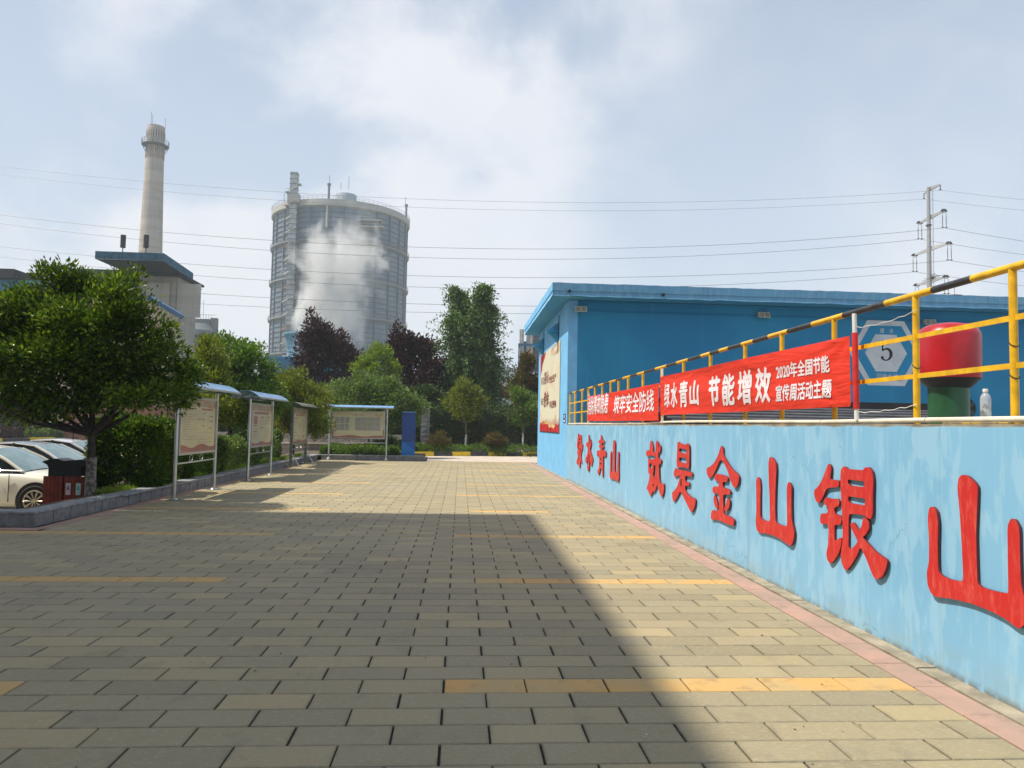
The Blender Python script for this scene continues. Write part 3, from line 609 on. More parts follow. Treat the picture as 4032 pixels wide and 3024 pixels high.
def sagwire(name, a, b, sag, r, label, cat='wire', m=None):
    a, b = Vector(a), Vector(b); P = [a.lerp(b, t/12) + Vector((0, 0, -sag*4*(t/12)*(1-t/12)+.006*sin(t*2.3))) for t in range(13)]
    o = MB().tube(P, r, 5).build(name, m or M['white'], None, smooth=True); tag(o, label, cat)
sagwire('tie_wire', PX(3356, 1290, 3.38), PX(3609, 1221, 3.42), .03, .003, 'thin white wire from the tall white pole up to the yellow post')
sagwire('tie_wire', PX(3372, 1624, 3.38), PX(3609, 1594, 3.42), .015, .003, 'thin white wire low down between the white pole and the yellow post')

# ------------------------------------------------------------------ blue pump house
def mk_bfront():
    m = NM('deep_blue_wall_paint'); p = m.pos(); v1 = m.noise(m.pos((3.5, 3.5, .16)), 1.2, 6, .65); v2 = m.noise(p, .5, 4, .55); v3 = m.noise(m.pos((1, 1, 2.5)), 1.4, 5, .6, .5)
    col = m.mix(m.ramp(v2, .35, .68), (.0035, .20, .42), (.008, .25, .47)); col = m.mix(m.ramp(v1, .56, .74, 0, .38), col, (.03, .30, .50)); col = m.mix(m.ramp(v3, .6, .75, 0, .3), col, (.003, .16, .34))
    z = m.n('ShaderNodeSeparateXYZ'); m.l(m.n('ShaderNodeNewGeometry').outputs['Position'], z.inputs[0]); col = m.mix(m.mul(m.ramp(z.outputs[2], 2.5, 1.7), m.ramp(v1, .3, .6), 'MULTIPLY'), col, (.03, .20, .33))
    m.bump(m.mul(m.noise(p, 40, 4, .6), m.mul(v2, 1.5), 'ADD'), .35, .006); return m.fin(col, .72)
M['bfront'] = mk_bfront()
M['beave'] = mat_lightblue('eave_paint', (.12, .34, .55), (.26, .46, .62), (.07, .24, .44)); M['bside'] = mat('sky_blue_wall_paint', (.17, .47, .80), .7, var=.07, scale=1.5, bump=.3)
M['soffit'] = mat('soffit_paint', (.05, .30, .52), .8, var=.06)
bh = thing('pump_house', 'flat roofed blue pump house with wide eaves behind the railing', 'building', (XW, YB, 0))
MB().box(XW-.002, YB, -.3, XW+.3, 32.6, 5.70).build('side_wall', M['bside'], bh)
MB().box(XW+.3, YB+.001, 1.0, 30, YB+.3, 5.70).box(XW+.3, 32.3, -.3, 30, 32.6, 5.7).box(29.7, YB, -.3, 30, 32.6, 5.7).build('front_wall', M['bfront'], bh)
r = random.Random(9); mb = MB(); EX, EY = 2.76, 22.95
def eave_line(p0, p1, n, zb, zt, outn):
    P = []; 
    for i in range(n+1):
        t = i/n; x = p0[0]+(p1[0]-p0[0])*t; y = p0[1]+(p1[1]-p0[1])*t; j = r.uniform(-.012, .012)
        P.append([(x, y, zb+j), (x-outn[0]*.03, y-outn[1]*.03, zb+.14+j*.5), (x+outn[0]*.0, y+outn[1]*.0, zb+.17+j*.5), (x, y, zt+r.uniform(-.008, .008)), (x-outn[0]*.3, y-outn[1]*.3, zt+.01)])
    return P
mb.grid(eave_line((EX, EY), (30.5, EY), 110, 5.715, 6.125, (0, -1))); mb.build('eave_front', M['beave'], bh, smooth=True)
mb = MB(); mb.grid(eave_line((EX, 33.3), (EX, EY), 44, 5.715, 6.125, (-1, 0))); mb.build('eave_side', M['bside'], bh, smooth=True)
MB().add([(EX+.01, EY+.01, 5.714), (30.5, EY+.01, 5.714), (30.5, 33.3, 5.714), (EX+.01, 33.3, 5.714)], [(0, 1, 2, 3)]).build('soffit', M['soffit'], bh)
MB().box(EX+.05, EY+.05, 5.75, 30.4, 33.25, 6.10).build('roof_slab', M['concrete'], bh)
def cord(z, y=YB-.015): return MB().tube([(3.95, y, z+.02)] + [(3.95+i*1.2, y, z-.012*(i % 2)) for i in range(1, 22)], .008, 5)
cord(5.40).build('cable', M['bfront'], bh); cord(5.36).build('cable', M['bfront'], bh)
for (u, v) in ((2243, 1144), (2612, 1159)):
    q = PY(u, v, EY-.02); MB().cyl((q.x, EY+.02, q.z), (q.x, EY-.10, q.z), .03, 8).box(q.x-.05, EY-.04, q.z-.04, q.x+.05, EY+.02, q.z-.02).build('roof_drain', M['dark'], bh)
# hexagonal plant sign painted on the wall
hs = thing('hexagon_sign', 'white and blue hexagon sign with a black 5 on the deep blue wall', 'sign', (13.92, YB-.01, 4.26))
def hexa(R, y, cx=13.90, cz=4.26): return [(cx+R*cos(k*pi/3), y, cz+R*.985*sin(k*pi/3)) for k in range(6)]
mw = mat('sign_white', (.62, .67, .72), .8, var=.08, scale=2); ms = mat('sign_blue', (.015, .27, .52), .8, var=.05)
ye = YB-.004
for R, mm, y_, nm in ((1.255, mw, YB-.003, 'outer_hexagon'), (1.06, ms, YB-.007, 'blue_hexagon'), (.715, mw, YB-.011, 'inner_hexagon')): MB().prism(hexa(R, y_), (0, -.002, 0)).build(nm, mm, hs)
kk = mat('black_print', (.01, .01, .012), .6, var=0.1)
def zt(x, y, Y=YB): return PY(3200+x/2.6587, 1150+y/2.6587, Y)
def ts(body, x0, y0, x1, y1, m, par, bold=.0):
    a, b = zt(x0, y1), zt(x1, y0); text_on('lettering', body, m, par, (a.x, YB-.016, a.z), (b.x-a.x, 0, 0), (0, 0, b.z-a.z), bold=bold)
ts('废', 700, 378, 748, 430, mw, hs, .01); ts('水', 798, 382, 846, 434, mw, hs, .01); ts('回用水池', 668, 856, 888, 905, mw, hs, .005)
# a serif 5: stem, flag and bowl drawn as one outline
five = [(722,503),(728,503),(738,520),(790,522),(826,506),(830,512),(800,548),(770,556),(742,548),(735,600),(770,582),(806,590),(832,622),(834,668),(812,704),(776,722),(736,716),(712,696),(712,676),(728,668),(742,680),(740,698),(764,710),(788,700),(802,672),(800,630),(780,604),(752,606),(728,622),(720,612)]
q = [zt(*p) for p in five]; cut_out('numeral', [chaikin([(p.x, p.z) for p in q], 1)], .001, 0, kk, Matrix(((1, 0, 0, -13.92), (0, 0, -1, YB-.015-(YB-.01)), (0, 1, 0, -4.26), (0, 0, 0, 1))), hs)
# poster
po = thing('wall_poster', 'tall cream and red poster on the narrow blue end wall', 'poster', (XW, 28.45, 1.45))
PA, PB_, z0, z1 = 31.58, 25.35, 1.45, 4.62
def mk_poster():
    m = NM('poster_print'); s = m.n('ShaderNodeSeparateXYZ'); m.l(m.n('ShaderNodeNewGeometry').outputs['Position'], s.inputs[0])
    a = m.noise(m.pos((1, .6, 1)), 1.1, 5, .6, .6); col = m.mix(m.ramp(a, .48, .72, 0, .75), (.72, .70, .56), (.74, .46, .26))
    return m.fin(col, .4)
mc = mk_poster(); mr = mat('poster_red', (.52, .02, .025), .4, var=.25, scale=2.5); mg = mat('poster_gold', (.75, .45, .09), .4, var=.1); mi = mat('poster_ink', (.20, .02, .02), .5, var=.2)
def pp(s, t, e=0.0): return (XW-.022-e, PA+(PB_-PA)*s, z0+(z1-z0)*t)
MB().box(XW-.02, PA, z0, XW-.004, PB_, z1).build('sheet', mc, po)
MB().box(XW-.024, PB_-.05, z0, XW-.003, PB_, z1).box(XW-.024, PA, z0-.03, XW-.003, PB_, z0).build('edge_strip', M['steel'], po)
def pflat(pts, nm, m, e=.003): MB().add([pp(s, t, e) for s, t in pts], [tuple(range(len(pts)))]).build(nm, m, po)
pflat([(0,1),(.30,1),(.22,.93),(.12,.88),(.08,.80),(0,.74)], 'red_flag', mr)
wv = [(i/24, .085+.03*sin(i/24*7)+.02*sin(i*1.3)) for i in range(25)]; pflat([(0,0),(1,0)]+[(1,.17)]+[(s, t) for s, t in wv[::-1]], 'red_wave', mr)
pflat([(.15,.075),(.3,.10),(.5,.085),(.78,.03),(.72,.065),(.5,.105),(.3,.115)], 'gold_ribbon', mg, .005)
sk = []; r = random.Random(4)
for i in range(46):
    s = .04+.94*i/46; h = .03+.05*r.random()+(.10*r.random() if i in (38, 39, 12, 22) else 0); pflat([(s,.08),(s+.015,.08),(s+.012,.09+h),(s+.004,.09+h)], 'skyline_tower', mr, .002) if i % 2 else None
for k in range(4): 
    R1 = .10+.035*k; pflat([(.80+R1*1.1*cos(t), .945+R1*.55*sin(t)*.6) for t in [j*pi/9 for j in range(19)] if .80+R1*1.1*cos(t) < 1.0 and .945+R1*.33*sin(t) < 1.0] + [(.80+(R1-.012)*1.1*cos(t), .945+(R1-.012)*.33*sin(t)) for t in [j*pi/9 for j in range(18, -1, -1)] if .80+R1*1.1*cos(t) < 1.0 and .945+R1*.33*sin(t) < 1.0], 'cloud_line', mat('poster_apricot', (.76, .42, .22), .4), .0015+.0006*k)
def ptext(body, s0, s1, t0, t1, m=mi, bold=.0): a = Vector(pp(s0, t0, .004)); text_on('lettering', body, m, po, a, Vector(pp(s1, t0, .004))-a, Vector(pp(s0, t1, .004))-a, bold=bold)
ptext('不忘', .04, .22, .60, .70, bold=.01); ptext('初心', .23, .50, .59, .755, bold=.02); ptext('安全生产', .52, .84, .575, .665, bold=.02)
ptext('牢记', .06, .22, .33, .43, bold=.01); ptext('使命', .23, .50, .30, .50, bold=.02); ptext('牢记使命', .54, .86, .275, .365, bold=.02)
# wall bits
ds = thing('door_plate', 'small dark blue plate on the corner of the blue end wall', 'sign', (XW, 24.15, 1.92))
MB().box(XW-.012, 23.92, 1.77, XW-.003, 24.40, 2.07).build('plate', mat('navy_plate', (.012, .05, .22), .4), ds)
MB().box(XW-.016, 24.05, 1.80, XW-.0125, 24.30, 1.87).box(XW-.016, 24.10, 1.93, XW-.0125, 24.24, 2.03).build('white_marks', M['print_white'], ds)
for yb, lab in ((25.9, 'wedge shaped blue wall lamp above the near edge of the poster'), (30.6, 'wedge shaped blue wall lamp above the far edge of the poster')):
    o = thing('wall_lamp', lab, 'lamp', (XW, yb, 5.0), 'two blue lamps on the end wall')
    MB().prism([(XW-.02, yb-.02, 5.30), (XW-.42, yb-.02, 4.99), (XW-.02, yb-.02, 4.99)], (0, .3, 0)).build('upper_wedge', M['soffit'], o)
    MB().prism([(XW-.02, yb-.02, 4.93), (XW-.36, yb-.02, 4.93), (XW-.02, yb-.02, 4.58)], (0, .3, 0)).build('lower_wedge', M['soffit'], o)
    MB().box(XW-.45, yb-.05, 4.935, XW-.003, yb+.32, 4.985).build('shelf', M['soffit'], o); MB().cyl((XW-.02, yb-.03, 4.45), (XW-.02, yb-.03, 5.55), .012, 6).build('conduit', M['dark'], o)
for (x, z, lab, g) in ((3.75, 5.40, 'beige twin floodlight at the left corner of the deep blue wall', 1), (9.74, 5.385, 'beige floodlight in the middle of the deep blue wall under the eave', 0), (15.35, 5.30, 'beige floodlight above the hexagon sign, partly behind a yellow post', 0)):
    o = thing('floodlight', lab, 'lamp', (x, YB-.1, z), 'floodlights under the eave'); mlamp = mat('lamp_housing', (.55, .53, .48), .5); ml = mat('lamp_glass', (.36, .33, .26), .2)
    MB().prism([(x-.19, YB-.20, z-.10), (x-.19, YB-.02, z-.06), (x-.19, YB-.02, z+.09), (x-.19, YB-.12, z+.10)], (.38, 0, 0)).build('housing', mlamp, o)
    for dx in (-.09, .09):
        MB().add([(x+dx-.065, YB-.2005, z-.07), (x+dx+.065, YB-.2005, z-.07), (x+dx+.065, YB-.140, z+.07), (x+dx-.065, YB-.140, z+.07)], [(0, 1, 2, 3)]).build('lens', ml, o)
for (x, z, R, lab) in ((12.0, 2.46, .36, 'round black wall fan partly hidden by the near red banner'), (16.55, 2.48, .40, 'round black wall fan behind the green vent stack')):
    o = thing('wall_fan', lab, 'fan', (x, YB, z), 'black exhaust fans low on the deep blue wall')
    t = [(R*cos(k*pi/16), R*sin(k*pi/16)) for k in range(33)]
    MB().tube([(x+a, YB-.05, z+b) for a, b in t], .035, 6).build('rim', M['bfront'], o); MB().cyl((x, YB-.02, z), (x, YB-.03, z), R-.02, 28).build('back_plate', M['dark'], o)
    for k in range(6): a = k*pi/3+.3; MB().add([(x+.05*cos(a), YB-.04, z+.05*sin(a)), (x+R*.9*cos(a), YB-.04, z+R*.9*sin(a)), (x+R*.9*cos(a+.5), YB-.09, z+R*.9*sin(a+.5)), (x+.05*cos(a+.9), YB-.06, z+.05*sin(a+.9))], [(0, 1, 2, 3)]).build('blade', mat('fan_blade', (.07, .07, .075), .5), o)
    MB().cyl((x, YB-.03, z), (x, YB-.12, z), .06, 10).build('hub', M['dark'], o)
# vent stack
vt = thing('vent_stack', 'mushroom vent with a red hood on a dark green stem behind the railing', 'vent', (6.79, 10, ZT))
MB().lathe([(.258, 0), (.258, .72)], (6.78, 10, ZT+.02), 32).build('stem', mat('dark_green_paint', (.012, .085, .035), .35, var=.15, scale=3), vt, smooth=True)
cz = 0; hood = [(.395, .70), (.40, .72), (.40, 1.30), (.392, 1.325), (.36, 1.39), (.28, 1.44), (.14, 1.47), (0.0001, 1.48)]
MB().lathe(hood, (6.79, 10, ZT+.02), 40).build('hood', mat('red_hood_paint', (.42, .009, .015), .32, var=.15, scale=2, bump=.15, bs=12), vt, smooth=True)
MB().lathe([(.255, .56), (.265, .57), (.395, .70)], (6.79, 10, ZT+.02), 32).build('under_cone', M['dark'], vt, smooth=True)
pp_ = thing('pipe_bundle', 'five dark pipes stacked behind the railing under the red banner', 'pipes', (4, 14, 1.8))
for k in range(6): MB().tube([(2.0+2.0, 14+.35*k, 1.80+.065*k), (9.8, 13.2+.35*k, 1.79+.062*k)], .027, 8).build('pipe', mat('dark_grey_pipe', (.10, .11, .13), .4, var=.2), pp_, smooth=True)
MB().box(3.9, 15.7, 1.73, 10.2, 15.75, 2.3).build('backing_board', M['dark'], pp_)
sl = MB(); r = random.Random(1)
o = MB().box(3.56, 4.66, 1.722, 3.80, 5.33, 1.768).build('kerb_piece', None, None, bevel=.006)
def mk_kp():
    m = NM('chipped_yellow_paint'); p = m.pos(); return m.fin(m.mix(m.ramp(m.noise(p, 9, 6, .7), .45, .55), (.70, .48, .08), (.30, .26, .20)), .8)
o.data.materials.append(mk_kp()); tag(o, 'chipped yellow kerb stone under the water bottle at the foot of the railing', 'kerb')
bt = thing('water_bottle', 'clear plastic water bottle with white cap standing on the chipped kerb stone', 'bottle', (3.66, 5.0, 1.768))
cx, cy_ = 3.66, 5.0; pr = [(.028, 0), (.034, .004), (.034, .05), (.0325, .055), (.034, .06), (.034, .125), (.033, .135), (.027, .155), (.016, .168), (.0135, .172), (.0135, .178)]
MB().lathe(pr, (cx, cy_, 1.769), 20).build('bottle_body', mat_glass('clear_plastic', (.85, .88, .92), .34, .08), bt, smooth=True)
MB().lathe([(.0325, .004), (.0325, .088)], (cx, cy_, 1.770), 20).build('water', mat_glass('water', (.45, .55, .62), .35, .02), bt, smooth=True)
MB().lathe([(.0165, .176), (.017, .178), (.017, .196), (.0155, .199)], (cx, cy_, 1.769), 20).build('cap', M['white'], bt, smooth=True)
mlb = MB(); r = random.Random(8)
for k in range(26):
    a = -2.9+1.9*r.random(); z = 1.80+.055*r.random(); mlb.add([(cx+.0345*cos(a+d), cy_+.0345*sin(a+d), z+e) for d, e in ((0, 0), (.12, 0), (.12, .006), (0, .006))], [(0, 1, 2, 3)])
mlb.build('label_print', mat('label_grey', (.12, .16, .20), .6), bt)
rd = thing('roof_ventilator', 'dark red round cap with a thin rod on the pump house roof', 'roof cap', (12, 31, 6.1))
q = PY(3757, 1162, 31); MB().lathe([(.22, 0), (.22, .25), (.33, .26), (.33, .31), (.05, .37)], (q.x, 31, q.z-.34), 20).build('cap', mat('maroon_paint', (.10, .02, .025), .5), rd); MB().cyl((q.x+.02, 31, q.z), (q.x+.02, 31, q.z+.45), .008, 5).build('rod', M['dark'], rd)
# ------------------------------------------------------------------ off-frame office block that shades the front of the plaza
ob = thing('office_block', 'tall cream office block standing beside the car park just outside the left of the frame', 'building', (-18, -5, 0))
mo = mat('cream_render', (.46, .43, .36), .8, var=.06, scale=.4); OX, OY, OZ = -12.0, 12.95, 22.1
MB().box(-28, -40, -.49, OX, OY, OZ-.9).build('wall', mo, ob); MB().box(-28.2, -40.2, OZ-.9, OX+.0, OY+.0, OZ).build('parapet', mo, ob)
w0 = MB().box(0, -.9, -.8, .05, .9, .8).v and None
wme = bpy.data.meshes.new('window'); mb = MB().box(-.01, -.9, -.8, .03, .9, .8); wme.from_pydata(mb.v, [], mb.f); wme.materials.append(mat('dark_glass', (.04, .055, .07), .08))
for zz in (2.2, 5.4, 8.6, 11.8, 15.0, 18.2):
    for yy in range(-6, 12, 3): inst(wme, 'window', ob, (OX, yy+.5, zz))

# ------------------------------------------------------------------ notice boards
def mat_sheet(nm, c, tr, f):
    m = NM(nm); p = m.pos(); col = m.mix(m.ramp(m.noise(p, 1.3, 4, .6), .3, .7), tuple(q*.85 for q in c), c); m.fin(col, .4); t = m.n('ShaderNodeBsdfTranslucent'); t.inputs[0].default_value = (*tr, 1)
    x = m.n('ShaderNodeMixShader'); x.inputs[0].default_value = f; m.l(m.b.outputs[0], x.inputs[1]); m.l(t.outputs[0], x.inputs[2]); m.l(x.outputs[0], m.o.inputs[0]); return m.m
M['panel_cream'] = mat_sheet('notice_cream', (.86, .78, .50), (.8, .7, .4), .25); M['panel_red'] = mat('notice_red', (.42, .06, .035), .4, var=.2, scale=2)
M['ink'] = mat('notice_ink', (.26, .23, .16), .5, var=.2); M['bluehood'] = mat('blue_board_roof', (.20, .38, .66), .25, .25, var=.12, scale=2.5); M['aluminium'] = mat('aluminium_frame', (.50, .48, .42), .35, .8, var=.08)
def frame_pts(o, ax, p):  # local (along, out, up) to world; ax = along direction, out = towards the reader
    a = Vector(ax); n = a.cross(Vector((0, 0, 1))); return Vector(o) + a*p[0] + n*p[1] + Vector((0, 0, p[2]))
def notice_board(label, o, ax, L, zp0, zp1, zr, roofm, hw, rise, over, style, feet, trestle=False, postm=None):
    t = thing('notice_board', label, 'notice board', tuple(o), 'covered notice boards round the plaza'); postm = postm or M['steel']
    f = lambda *p: frame_pts(o, ax, p)
    def bx_(x0, y0, z0, x1, y1, z1, mb=None):
        mb = mb or MB(); V = [f(x, y, z) for z in (z0, z1) for (x, y) in ((x0, y0), (x1, y0), (x1, y1), (x0, y1))]
        return mb.add(V, [(0,3,2,1),(4,5,6,7),(0,1,5,4),(1,2,6,5),(2,3,7,6),(3,0,4,7)])
    for x in (0, L):
        if trestle:
            bx_(x-.045, -.045, .03, x+.045, .045, zr-.02).build('post', postm, t)
            mb = MB().tube([f(x, -.42, .02), f(x, -.36, .055), f(x, .36, .055), f(x, .42, .02)], .022, 6)
            mb.build('foot', M['steel'], t, smooth=True)
            for s in (-1, 1): MB().cyl(f(x, s*.30, .07), f(x, s*.04, .50), .016, 6).build('brace', M['steel'], t)
        else:
            MB().cyl(f(x, 0, .01), f(x, 0, zr-.02), .038, 14).build('post', postm, t, smooth=True)
            MB().cyl(f(x, .0, 0), f(x, 0, .035), .10, 12, r2=.055).build('base_plate', M['steel'], t)
            if feet: MB().lathe([(.001, -.06), (.045, -.04), (.06, 0), (.045, .04), (.001, .06)], f(x, .09, .065), 12).build('bolt_cap', M['white'], t, smooth=True)
            elif x == 0 or True: bx_(x-.17, -.12, .0, x+.17, .16, .008).build('floor_plate', M['green_steel'], t)
    m_ = .075; x0, x1 = m_, L-m_; fr = .05
    for q in ((x0, 0, zp0, x1, .045, zp0+fr), (x0, 0, zp1-fr, x1, .045, zp1), (x0, 0, zp0+fr+.001, x0+fr, .045, zp1-fr-.001), (x1-fr, 0, zp0+fr+.001, x1, .045, zp1-fr-.001)): bx_(*q).build('frame', M['aluminium'], t)
    a0, a1, b0, b1 = x0+fr, x1-fr, zp0+fr, zp1-fr; w, h = a1-a0, b1-b0
    pan = bx_(a0, .002, b0, a1, .006, b1).build('poster', M['panel_cream'], t)
    def rect(s0, t0, s1, t1, e, mb): return mb.add([f(a0+w*s, e, b0+h*q) for s, q in ((s0, t0), (s1, t0), (s1, t1), (s0, t1))], [(0, 1, 2, 3)])
    def pr(mb, nm, m): mb.build(nm, m, pan)
    wave = [(i/16, .055+.018*sin(i*.7+style)) for i in range(17)]
    MB().add([f(a0+w*s, .0085, b0+h*q) for s, q in [(0, 0), (1, 0)]+[(s, q*(2.0 if style == 1 else 1.3)) for s, q in wave[::-1]]], [tuple(range(19))]).build('red_wave', M['panel_red'], pan)
    pale = mat('notice_head_tint', (.50, .36, .22), .4, var=.2, scale=3); pr(rect(0, .86, 1, 1, .008, MB()), 'head_band', pale if style != 4 else M['panel_cream'])
    for k in range(4): R_ = .10+.04*k; MB().add([f(a0+w*.90+w*R_*cos(q)*.5*(1.7 if style != 4 else .7), .0087+.0004*k, b0+h*.97+R_*h*.7*min(0, sin(q))) for q in [pi+j*pi/10 for j in range(11)]] + [f(a0+w*.90+w*(R_-.016)*cos(q)*.5*(1.7 if style != 4 else .7), .0087+.0004*k, b0+h*.97+(R_-.016)*h*.7*min(0, sin(q))) for q in [pi+j*pi/10 for j in range(10, -1, -1)]], [(j, j+1, 20-j, 21-j) for j in range(10)]).build('swirl', mat('swirl_orange', (.52, .17, .07), .4), pan)
    r = random.Random(style); tx = MB(); rd_ = MB()
    def lines(s0, s1, t0, t1, n, dash=.02):
        for i in range(n):
            q = t1-(t1-t0)*(i+.5)/n; s = s0
            while s < s1-.01:
                d = min(s1, s+dash*r.uniform(.4, 1)); rect(s, q-.006, d-.003, q+.006, .0075, tx); s = d+dash*.12
                if r.random() < .02: break
    mid = mat('notice_text', (.40, .34, .22), .5)
    if style == 1:
        lines(.08, .46, .22, .78, 12); rect(.18, .80, .36, .835, .0075, rd_); rect(.58, .80, .90, .835, .0075, rd_)
        for (s, q) in ((.66, .74), (.64, .62), (.64, .49), (.88, .68), (.88, .58), (.86, .45), (.52, .62)): rect(s-.05, q-.012, s+.05, q+.012, .0075, tx)
        for (s, q0, q1) in ((.66, .64, .72), (.66, .51, .59), (.78, .4, .72)): rect(s-.004, q0, s+.004, q1, .0075, tx)
        rect(.5, .36, .92, .365, .0075, tx); rect(.5, .24, .92, .245, .0075, tx); lines(.5, .92, .15, .24, 2, .03)
    elif style == 2:
        rect(.14, .77, .86, .83, .0075, rd_); rect(.12, .52, .30, .72, .0075, rd_); rect(.46, .68, .60, .715, .0075, rd_); rect(.76, .68, .9, .715, .0075, rd_); rect(.12, .47, .28, .50, .0075, rd_); rect(.44, .42, .6, .45, .0075, rd_); rect(.14, .33, .28, .36, .0075, rd_)
        lines(.38, .92, .48, .66, 6); lines(.66, .92, .18, .44, 8); lines(.12, .34, .16, .30, 4); lines(.12, .34, .38, .45, 2)
    elif style == 3:
        rect(.2, .80, .85, .85, .0075, rd_); rect(.10, .71, .36, .745, .0075, rd_); rect(.08, .30, .32, .34, .0075, rd_); rect(.74, .14, .86, .20, .0075, rd_)
        for s in (.08, .42, .70): lines(s, s+.24, .36 if s < .4 else .1, .69, 12 if s < .4 else 18, .03)
        lines(.08, .34, .08, .28, 5, .03)
    else:
        gr = mat('grey_notice', (.30, .30, .27), .5, var=.12, scale=6); pl = mat('pale_yellow_notice', (.60, .58, .36), .5)
        g1 = MB()
        for i in range(3):
            for j in range(2): q = MB(); rect(.05+.095*i, .28+.27*j, .135+.095*i, .53+.27*j, .0078, q); q.build('notice_sheet', gr, pan)
        for i in range(4):
            for j in range(3): 
                q = MB(); rect(.44+.123*i, .28+.175*j, .558+.123*i, .45+.175*j, .0078, q); q.build('notice_sheet', gr, pan)
        pr(rect(.335, .28, .43, .80, .0075, MB()), 'yellow_sheet', pl); pr(rect(.935, .45, .985, .80, .0075, MB()), 'yellow_sheet', pl)
        a = f(a0+w*.38, .009, b0+h*.845); ex = f(a0+w*.61, .009, b0+h*.845)-a; text_on('lettering', '厂务公示栏', M['panel_red'], pan, a, ex, Vector((0, 0, h*.075)), bold=.02)
        lines(.03, .27, .88, .92, 1, .012)
        for s in (0, .975): pr(rect(s, .06, s+.025, .32, .0075, MB()), 'corner_red', M['panel_red'])
    if tx.v: tx.build('printed_text', mid, pan, kind='stuff')
    if rd_.v: rd_.build('red_headings', mat('heading_red', (.42, .12, .07), .5), pan, kind='stuff')
    bx_(a0+.001, .030, b0+.001, a1-.001, .034, b1-.001).build('glass_pane', mat_glass('board_glass_%d' % style, (.6, .6, .5), .10, .08), t)
    MB().cyl(f(.03, 0, zp0-.17), f(L-.03, 0, zp0-.17), .018, 8).build('cross_bar', M['steel'], t, smooth=True)
    for s in (.36, .62):
        for sg in (-1, 1): MB().tube([f(L*s+sg*.10*sin(q), 0, zp0-.155+.07*(1-cos(q))) for q in [k*pi/8 for k in range(9)]], .007, 5).build('ornament', M['steel'], t)
    N = 12; P = []
    for i in range(N+1): a = -1+2*i/N; P.append((a*hw, rise*(1-a*a)))
    mb = MB(); Lr = [-over, L+over]
    top = [[f(x, y, zr+z) for y, z in P] for x in Lr]; und = [[f(x, y, zr+z-.012) for y, z in P] for x in Lr]
    mb.grid(top); mb.grid(und)
    for k in (0, 1): mb.grid([top[k], und[k]])
    mb.build('roof', roofm, t, smooth=True)
    nb = max(3, int(L/.7)+1)
    for k in range(nb+1):
        x = -over+.02+(L+2*over-.04)*k/nb; MB().tube([f(x, y, zr+z-.02) for y, z in P], .012, 5).build('roof_rib', M['green_steel'], t)
    for s in (-1, 1): bx_(-over, s*hw-.015, zr-.035, L+over, s*hw+.015, zr+.008).build('roof_edge', M['aluminium'], t)
    for x in (0, L): bx_(x-.02, -hw+.02, zr-.045, x+.02, hw-.02, zr-.012).build('roof_arm', postm, t)
    return t
notice_board('nearest covered notice board, flow chart poster, its blue curved roof touching the big tree', (-5.85, 15.96, 0), (0, 1, 0), 2.50, .90, 2.15, 2.33, M['bluehood'], .40, .18, .50, 1, False)
notice_board('second covered notice board with an orange block on its poster and a blue curved roof', (-5.82, 21.20, 0), (0, 1, 0), 2.48, .90, 2.16, 2.30, M['bluehood'], .38, .18, .48, 2, False)
notice_board('third notice board, green trestle legs with splayed feet and a dull grey curved roof', (-6.02, 27.35, 0), (0, 1, 0), 2.52, .82, 2.16, 2.24, M['green_steel'], .42, .12, .55, 3, False, True, M['green_steel'])
notice_board('wide notice board headed 厂务公示栏 facing the camera behind the far kerb', (-5.745, 33.50, 0), (1, 0, 0), 2.50, .95, 2.17, 2.33, M['bluehood'], .38, .10, .30, 4, True)

# blue light box, far left of the plaza end
lb = thing('light_box', 'navy and bright blue upright sign box standing at the end of the far kerb', 'sign box', (-2.35, 34.7, .19))
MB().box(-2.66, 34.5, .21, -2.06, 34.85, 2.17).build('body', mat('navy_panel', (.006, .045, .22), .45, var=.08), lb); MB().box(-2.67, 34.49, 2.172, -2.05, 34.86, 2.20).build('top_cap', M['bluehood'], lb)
MB().add([(-2.655, 34.497, .22), (-2.065, 34.497, .22), (-2.065, 34.497, .47), (-2.655, 34.497, .84)], [(0, 1, 2, 3)]).build('bright_blue_area', mat('bright_blue_panel', (.008, .15, .50), .45), lb)  # lower front brighter blue, ending in a diagonal below the navy
MB().add([(-2.655, 34.497, .842), (-2.065, 34.497, .472), (-2.065, 34.497, .842)], [(0, 1, 2)]).build('mid_blue_area', mat('mid_blue_panel', (.007, .08, .34), .45), lb)
for x in (-2.74, -2.20): MB().box(x, 34.40, .16, x+.2, 34.95, .205).build('foot', M['concrete'], lb)

# ------------------------------------------------------------------ black and yellow kerbs
def striped_kerb(label, p0, p1, z, n0, L=.74, h=.14, w=.16, nm='striped_kerb'):
    p0, p1 = Vector((*p0, 0)), Vector((*p1, 0)); d = (p1-p0); tot = d.length; d.normalize(); t = thing(nm, label, 'kerb', (p0.x, p0.y, z)); k = n0; s = 0; a = atan2(d.y, d.x)
    me = {}
    for c, m in ((0, M['kerbyellow']), (1, M['kerbblack'])):
        mb = MB().box(0, 0, 0, L-.01, w, h*.8).box(0, .02, h*.8, L-.01, w, h); e = bpy.data.meshes.new('kerb_stone'); e.from_pydata(mb.v, [], mb.f); e.materials.append(m); me[c] = e
    while s < tot: inst(me[k % 2], 'kerb_stone', t, p0+d*s+Vector((0, 0, z)), (0, 0, a)); s += L; k += 1
striped_kerb('yellow and black kerb stones in front of the far shrub bed', (-2.3, 39.05), (14, 44.9), -.01, 0, L=1.02, h=.22, w=.2)
striped_kerb('black and yellow kerb stones beyond the car park on the left', (-38.6, 51.0), (-35.3, 70.2), -.45, 1, L=3.0, h=.32, w=.35)
